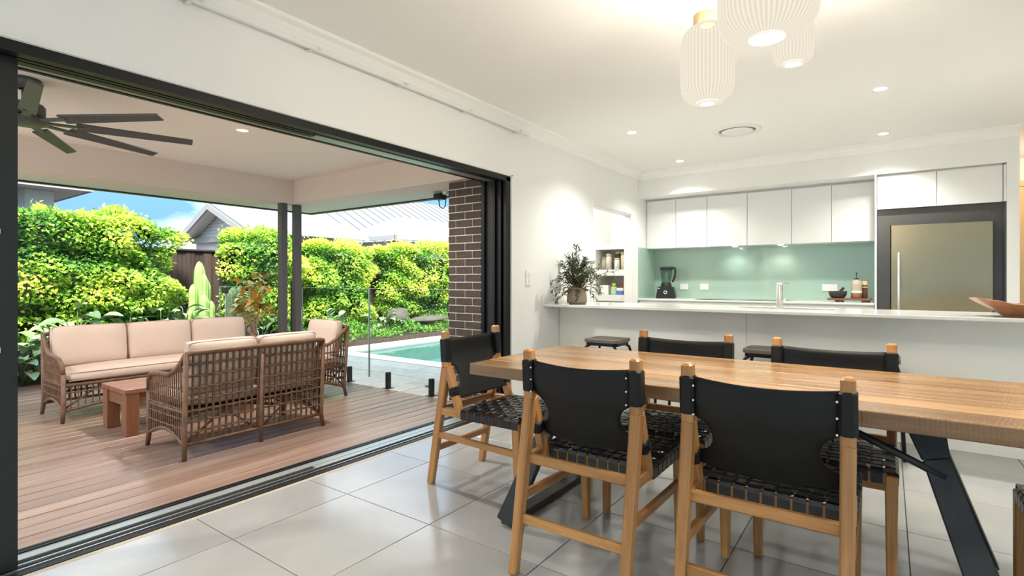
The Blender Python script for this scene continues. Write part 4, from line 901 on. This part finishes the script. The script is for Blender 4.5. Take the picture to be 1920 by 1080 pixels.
rattan_seat('rattan_loveseat', 'two seat rattan sofa seen from behind on the deck', 'sofa', (-4.10, 2.105, 0), PI / 2, 1.04, .56, 2, .03, .045, True)
rattan_seat('rattan_armchair', 'single rattan armchair at the far end of the deck', 'armchair', (-4.895, 3.175, 0), PI, .56, .54, 1, .05, .045)
ctb = thing('coffee_table', 'low reddish timber coffee table between the rattan sofas', 'table', (-4.99, 2.06, 0))
tm = BB((-.25, -.51, .325), (.25, .51, .362), .003, 1); tm.build('top', M_ctable, ctb)
MB().bbox((-.225, -.485, .225), (-.20, .485, .325), .002, 1).bbox((.20, -.485, .225), (.225, .485, .325), .002, 1).bbox((-.2, -.485, .225), (.2, -.46, .325), .002).bbox((-.2, .46, .225), (.2, .485, .325), .002).build('apron', M_ctable, ctb)
for sx in (-1, 1):
    for sy in (-1, 1): BB((sx * .20 - .045, sy * .455 - .045, 0), (sx * .20 + .045, sy * .455 + .045, .325), .003, 2).build('leg', M_ctable, ctb)

# ------------------------------------------------------------------ fence, hedges, garden plants
fz = struct('garden_fence', B((-10.62, -4, -.3), (-10.53, 13.5, 1.60)), M_leafdeep, 'dark weathered timber paling fence behind the hedges', 'fence')
pm_ = [BB((-.95, -.078, -.012), (.95, .078, .012), .003).mesh('paling', M_fence) for _ in range(2)]
y = -2.0; k = 0
while y < 13:
    put('paling', pm_[k % 2], fz, (-10.50 + (.016 if k % 2 else 0) + random.uniform(-.003, .003), y, .80 + random.uniform(-.008, .008)), (0, PI / 2, random.uniform(-.006, .006) * 0)); y += .150; k += 1
BB((-10.56, -4, 1.745), (-10.44, 13.5, 1.78), .004, 1).build('capping', M_fence, fz)
RV = [(rng.normal(size=3), rng.uniform(0, 6.28)) for _ in range(10)]
def lump(P, f):
    s_ = np.zeros(len(P))
    for d, ph_ in RV: s_ += np.sin(P @ (d / np.linalg.norm(d) * f) + ph_)
    return s_ / 3.2
def hedge(label, cy, hy, zc, hz, n, cx=-9.88, hx=.56, pw=3.2, ts=1.0):
    t = thing('hedge_shrub', label, 'hedge', (cx, cy, .05), group='clipped hedge along the fence')
    u = rng.uniform(-1, 1, n); y = hy * np.sign(u) * np.abs(u) ** .8; e = np.clip(1 - np.abs(y / hy) ** 4.5, .02, 1) ** .5
    ph_ = np.radians(rng.uniform(-78, 135, n)); c_, s_ = np.cos(ph_), np.sin(ph_); r = (np.abs(c_) ** pw + np.abs(s_) ** pw) ** (-1 / pw)
    P0 = np.stack([hx * e * c_ * r, y, hz * (.55 + .45 * e) * s_ * r], 1); W_ = P0 + np.array([cx, cy, zc])
    Nn = np.stack([np.sign(c_) * np.abs(c_ * r) ** (pw - 1) / hx, np.sign(y) * np.abs(y / hy) ** 4 / .5, np.sign(s_) * np.abs(s_ * r) ** (pw - 1) / hz], 1); Nn /= np.linalg.norm(Nn, axis=1)[:, None] + 1e-9
    lp = lump(W_, 3.1); l2 = lump(W_ + 9, 7.5); l3 = lump(W_ + 5, 16); depth = rng.exponential(.06, n)
    P = P0 + Nn * (.085 * lp + .115 * l2 + .07 * l3 - depth)[:, None]
    wisp = rng.random(n) < .03; P[wisp] += Nn[wisp] * rng.uniform(.02, .12, wisp.sum())[:, None]
    Dr = Nn * .7 + rng.normal(size=(n, 3)) * .6 + np.array([0, 0, -.15]); Nr = Nn * .5 + rng.normal(size=(n, 3)) * .35 + np.array([.25, -.1, .75])
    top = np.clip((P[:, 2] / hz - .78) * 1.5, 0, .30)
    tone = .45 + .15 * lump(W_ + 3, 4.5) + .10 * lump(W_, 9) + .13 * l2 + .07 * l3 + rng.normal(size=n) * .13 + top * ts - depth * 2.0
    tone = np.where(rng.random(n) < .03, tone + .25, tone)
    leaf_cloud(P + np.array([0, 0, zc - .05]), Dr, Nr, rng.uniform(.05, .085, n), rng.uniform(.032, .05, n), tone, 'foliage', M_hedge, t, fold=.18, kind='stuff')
    q = MB(); q.grid(lambda u, v: tuple(np.array([0, 0, zc - .05]) + np.array([(hx - .30) * math.copysign(abs(math.cos(u * 2 * PI)) ** .5, math.cos(u * 2 * PI)) * math.sin(PI * v) ** .4, (hy - .34) * math.copysign(abs(math.sin(u * 2 * PI)) ** .5, math.sin(u * 2 * PI)) * math.sin(PI * v) ** .4, -(hz - .28) * math.cos(PI * v)])), 24, 12); q.build('dark_core', M_leafdeep, t)  # added dark blob behind the leaves, blocking holes in the hedge
    for yy in np.linspace(-hy * .7, hy * .7, max(2, int(hy * 1.6))): MB().tube([(0, yy, -.05), (.02, yy + .03, zc - hz + .35)], .03, 6).build('trunk', M_bark, t)
    return t
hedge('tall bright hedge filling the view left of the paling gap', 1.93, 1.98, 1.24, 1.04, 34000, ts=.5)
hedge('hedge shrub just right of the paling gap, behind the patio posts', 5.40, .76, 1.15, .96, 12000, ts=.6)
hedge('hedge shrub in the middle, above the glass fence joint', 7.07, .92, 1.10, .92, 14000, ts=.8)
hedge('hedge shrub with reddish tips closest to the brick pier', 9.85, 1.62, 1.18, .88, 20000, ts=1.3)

# broad-leaf plants
q = MB()
def bl(u, v):
    w_ = .062 * (math.sin(PI * min(1, v * .96 + .02)) ** .7); s_ = (u * 2 - 1) * w_
    return (s_, v * .25, .035 * math.sin(PI * v * .9) - .05 * v * v + .30 * abs(s_))
q.grid(bl, 4, 8); bme = q.mesh('leaf', M_broad)
def broad(label, x, y, n, r, zmax, sc=1.0, seed=0):
    rd = random.Random(seed); t = thing('broadleaf_plant', label, 'plant', (x, y, -.06 if y < 4.1 else .05), group='broad-leaved garden plants')
    st_ = MB()
    for k in range(n):
        a = rd.uniform(0, 2 * PI); e = rd.random() ** .8; z = zmax * (.25 + .75 * rd.random()) * (1 - .35 * e); p = (math.cos(a) * r * e, math.sin(a) * r * e, z)
        st_.tube([(p[0] * .15, p[1] * .15, 0), (p[0] * .5, p[1] * .5, z * .75), p], .006, 5)
        s_ = sc * rd.uniform(.75, 1.15); put('leaf', bme, t, p, (rd.uniform(-.1, .75), rd.uniform(-.4, .4), a - PI / 2 + rd.uniform(-.5, .5)), (s_, s_, s_))
    st_.build('stems', M_cactusd, t)
broad('tall pale-leaved plant behind the left sofa cushion', -8.88, 2.36, 46, .40, .90, 1.2, 1)
broad('low pale-leaved plant below the hedge beside the sofa arm', -8.82, 2.02, 40, .38, .60, 1.2, 2)
broad('pale-leaved plant at the far left edge, lower leaves spilling over the step', -8.62, 1.76, 44, .36, .66, 1.15, 12)
broad('broad-leaved plant behind the joint of the left and middle sofa cushions', -8.98, 2.98, 36, .36, .84, .95, 3)
broad('broad-leaved plant behind the right half of the middle sofa cushion', -9.02, 3.42, 36, .38, .92, 1.0, 4)
broad('broad-leaved plant left of the tall cactus', -9.12, 3.80, 26, .34, .84, 1.0, 5)
broad('dark broad-leaved plant behind the glass, directly behind the magnolia', -8.6, 4.75, 28, .36, .60, .9, 6)
broad('dark broad-leaved plant behind the glass, right of the posts', -8.75, 6.15, 28, .38, .62, .9, 7)
broad('broad-leaved plant behind the glass near the boulders', -8.7, 7.5, 24, .34, .5, .9, 8)

def cactus(label, loc, cols, m, pot=None):
    t = thing('cactus', label, 'cactus', loc)
    for (x, y, z0_, h, r) in cols:
        q = MB(); prof = [(r * .7, 0), (r, .05)] + [(r * (1 + .05 * math.sin(k * 2.1 + x * 40)), h * k / 9) for k in range(1, 9)] + [(r * .8, h * .93), (r * .45, h * .98), (r * .05, h)]
        q.lathe(prof, 20, (x, y, z0_), ribs=5, amp=.26); q.build('column', m, t)
    if pot: MB().lathe([(pot * .8, -.30), (pot, -.28), (pot, -.02), (pot * .92, 0), (pot * .9, -.03), (0, -.03)], 24, capb=True).build('pot', M_terracotta, t)
cactus('tall pale green candelabra cactus against the paling fence', (-9.35, 4.11, .02), [(0, 0, 0, 1.50, .075), (.04, .05, 0, 1.30, .06), (.05, -.12, 0, 1.12, .06), (-.04, .12, 0, 1.22, .062), (.10, .03, 0, .95, .062), (.06, .16, 0, .84, .05), (.08, -.17, 0, .72, .05)], M_cactus)
cactus('dusty green cactus in a round pot behind the glass gate', (-9.05, 4.52, .36), [(0, 0, -.03, .76, .065), (.08, -.09, -.03, .72, .06), (-.02, .12, -.03, .78, .06), (.09, .06, -.03, .66, .055)], M_cactusd, .19)

mg = thing('potted_magnolia', 'small magnolia with rusty and green leaves in a round pot', 'tree', (-6.93, 3.74, -.11))
MB().lathe([(.15, 0), (.19, .02), (.23, .28), (.25, .46), (.265, .50), (.25, .53), (.225, .52), (.215, .48), (0, .47)], 28, capb=True).build('pot', M_terracotta, mg)
tips = [(-.20, -.10, 1.05), (-.10, -.15, 1.25), (.0, .0, 1.36), (-.22, .02, .92), (.14, .08, 1.22), (.10, -.05, 1.05), (-.16, -.05, .78), (.05, .10, 1.34), (-.25, -.12, 1.0), (.16, .1, .95)]
q = MB()
for e in tips: q.tube([(0, 0, .47), (e[0] * .25, e[1] * .25, .75), (e[0] * .7, e[1] * .7, e[2] - .12), e], [.013, .009, .006, .004], 6)
q.build('trunk', M_bark, mg)
def ml(u, v):
    w_ = .036 * math.sin(PI * min(1, v * .95 + .03)) ** .8; s_ = (u * 2 - 1) * w_
    return (s_, v * .155, -.035 * v * v + .25 * abs(s_))
q = MB(); q.grid(ml, 2, 5); mt_ = q.mesh('leaf', M_magt); q = MB(); q.grid(ml, 2, 5); mr_ = q.mesh('leaf', M_magr)
for e in tips:
    for k in range(13):
        a = random.uniform(0, 2 * PI); u = random.uniform(.74, 1.06); s_ = random.uniform(.8, 1.15)
        put('leaf', mr_ if random.random() < .62 else mt_, mg, (e[0] * u, e[1] * u, .47 + (e[2] - .47) * u), (random.uniform(-.5, 1.1), random.uniform(-.5, .5), a), (s_, s_, s_))
n = 90; P = np.stack([rng.uniform(-.2, .2, n), rng.uniform(-.2, .2, n), np.full(n, .485)], 1); leaf_cloud(P, rng.normal(size=(n, 3)) + np.array([0, 0, .8]), rng.normal(size=(n, 3)) + np.array([0, 0, 1]), .05, .025, rng.uniform(.5, .9, n), 'underplanting', M_hedge, mg, kind='stuff')

n = 9000; P = np.stack([rng.uniform(-9.2, -8.05, n), rng.uniform(5.2, 12.6, n), np.zeros(n)], 1); P[:, 2] = .06 + rng.uniform(.0, 1, n) ** .6 * (.10 + .14 * np.clip((-8.0 - P[:, 0]) / .5, 0, 1)) * (1 + .4 * np.sin(P[:, 1] * 5))
tn = rng.uniform(.05, .62, n); tn[rng.random(n) < .03] = 1
gc = leaf_cloud(P, rng.normal(size=(n, 3)) * .8 + np.array([.2, 0, .8]), rng.normal(size=(n, 3)) * .6 + np.array([0, 0, 1]), rng.uniform(.04, .07, n), rng.uniform(.02, .04, n), tn, 'ground_cover', M_ground, None)
tag(gc, 'low bright green ground cover with tiny white flowers beside the pool', 'ground cover', kind='stuff')
for loc, sc, lab, rz in (((-8.75, 7.95, .40), (.22, .34, .20), 'rounded grey boulder at the left of the two under the hedge', .3), ((-8.62, 8.75, .30), (.26, .62, .085), 'long flat grey boulder below the hedge', .05)):
    bm2 = bmesh.new(); bmesh.ops.create_icosphere(bm2, subdivisions=3, radius=1)
    for v in bm2.verts:
        p = np.array([v.co]); v.co *= 1 + .10 * float(lump(p + loc[1], 2.2)[0]) + .03 * float(lump(p, 6)[0])
        v.co = Vector((v.co.x * sc[0], v.co.y * sc[1], v.co.z * sc[2]))
    me = bpy.data.meshes.new('boulder'); bm2.to_mesh(me); bm2.free(); me.materials.append(M_rock); me.polygons.foreach_set('use_smooth', [True] * len(me.polygons))
    tag(put('boulder', me, None, loc, (0, 0, rz)), lab, 'rock')
lf = thing('fallen_leaf', 'single fallen leaf lying on the pale paving', 'leaf', (-4.22, 4.32, -.012)); q = MB(); q.grid(lambda u, v: ((u * 2 - 1) * .03 * math.sin(PI * min(1, v + .02)), v * .16, .01 * math.sin(PI * v)), 2, 6); q.build('blade', mat('dry_leaf', (.16, .12, .05), .8), lf).rotation_euler = (0, 0, 1.2)

# ------------------------------------------------------------------ neighbouring houses
def boards(q, x, y0, y1, z0, z1, p=.14):
    z = z0
    while z < z1: q.add([(x, y0, z), (x, y1, z), (x + .014, y1, z), (x + .014, y0, z), (x, y0, z + p), (x, y1, z + p)], [(0, 1, 2, 3), (3, 2, 5, 4)]); z += p
h1 = thing('neighbour_house', 'white house with gable end and metal roof behind the hedge', 'house', (0, 0, -.2))
gy = 6.5; ap = (-14.3, 3.44); el = (-16.15, 2.58); er = (-12.45, 2.66)
MB().box((-16.0, gy + .45, 0), (-12.75, 9.9, 2.62)).build('wall', M_board, h1)
q = MB(); z = 2.60; sl_ = (ap[1] - er[1]) / (er[0] - ap[0])
while z < 3.34:
    hw_ = (ap[1] - z) / sl_ - .10; q.add([(ap[0] - hw_, gy + .42, z), (ap[0] + hw_, gy + .42, z), (ap[0] + hw_ - .13, gy + .44, z + .085), (ap[0] - hw_ + .13, gy + .44, z + .085)], [(0, 1, 2, 3)]); z += .085
q.build('gable_boards', M_board, h1, kind='stuff')
q = MB(); q.prism([(el[0], el[1]), (ap[0], ap[1]), (er[0], er[1]), (er[0], er[1] - .06), (ap[0], ap[1] - .07), (el[0], el[1] - .06)], 1, gy, 10.0); q.build('roof', M_roof, h1)
q = MB(); q.prism([(el[0] + .05, el[1] - .085), (ap[0], ap[1] - .085), (er[0] - .05, er[1] - .085), (er[0] - .05, er[1] - .10), (ap[0], ap[1] - .10), (el[0] + .05, el[1] - .10)], 1, gy + .021, gy + .41); q.build('soffit', M_roofsoffit, h1)
q = MB(); q.prism([(el[0], el[1] - .05), (ap[0], ap[1] - .05), (er[0], er[1] - .05), (er[0], er[1] - .20), (ap[0], ap[1] - .20), (el[0], el[1] - .20)], 1, gy - .03, gy + .02); q.build('barge_board', M_fascia, h1)
B((-15.9, gy + .30, 2.43), (-12.7, gy + .44, 2.58)).build('gable_beam', M_fascia, h1); B((-12.95, gy + .34, 0), (-12.80, gy + .46, 2.5)).build('corner_post', M_fascia, h1)
B((-12.46, gy - .02, 2.56), (-12.34, 10.0, 2.68)).build('gutter', M_fascia, h1)
h2 = thing('neighbour_wing', 'low hipped wing with white roof seen right of the posts', 'house', (0, 0, -.2))
MB().box((-13.2, 10.35, 0), (-11.55, 20, 2.55)).build('wall', M_housegrey, h2)
MB().add([(-11.2, 10.06, 2.66), (-11.2, 21, 2.66), (-13.4, 21, 3.55), (-13.4, 12.2, 3.55), (-13.6, 10.06, 2.72)], [(0, 1, 2, 3), (0, 3, 4)]).build('roof', M_roof, h2)
MB().box((-11.22, 10.05, 2.55), (-11.10, 21, 2.68)).box((-12.3, 10.05, 2.55), (-11.2, 10.12, 2.68)).build('gutter', M_fascia, h2)
B((-11.62, 10.28, 0), (-11.52, 10.35, 2.55)).build('downpipe', M_fascia, h2)
h3 = thing('far_house', 'large ribbed metal roof rising behind the hipped wing', 'house', (0, 0, -.2))
q = MB(); q.add([(-15.0, 10.3, 2.65), (-15.0, 34, 2.65), (-20.5, 34, 5.6), (-20.5, 10.3, 5.6)], [(0, 1, 2, 3)]); q.build('roof', M_roof, h3)
q = MB()
for k in range(40): yy = 10.6 + k * .55; q.beam((-15.0, yy, 2.67), (-20.5, yy, 5.62), .05, .05, (0, 1, 0))
q.build('roof_ribs', M_roof, h3, kind='stuff'); MB().box((-20, 10.6, 0), (-16.0, 34, 2.6)).build('wall', M_housegrey, h3)
h4 = thing('side_house', 'two storey house with white eaves above the left hedge', 'house', (0, 0, -.2))
MB().box((-22, -8, 0), (-17.6, 4.2, 3.72)).build('wall', M_housegrey, h4)
q = MB(); q.box((-22.5, -8.5, 3.70), (-16.85, 4.75, 3.76)); q.box((-16.87, -8.5, 3.70), (-16.78, 4.80, 3.92)); q.box((-22.5, 4.72, 3.70), (-16.8, 4.80, 3.92)); q.build('eave', M_fascia, h4)
MB().add([(-16.75, -8.5, 3.92), (-16.75, 4.85, 3.92), (-22.5, 4.85, 3.92), (-20, 1.5, 5.4), (-20, -8.5, 5.4)], [(0, 1, 3, 4), (1, 2, 3)]).build('roof', M_roof, h4)
wn = MB(); wn.box((-17.6, 3.36, 3.0), (-17.55, 3.62, 3.70)); wn.build('corner_board', M_fascia, h4)
B((-17.6, 1.6, 2.9), (-17.57, 3.3, 3.55)).build('window', mat('far_window_glass', (.35, .42, .48), .1), h4)
bpy.context.view_layer.update()
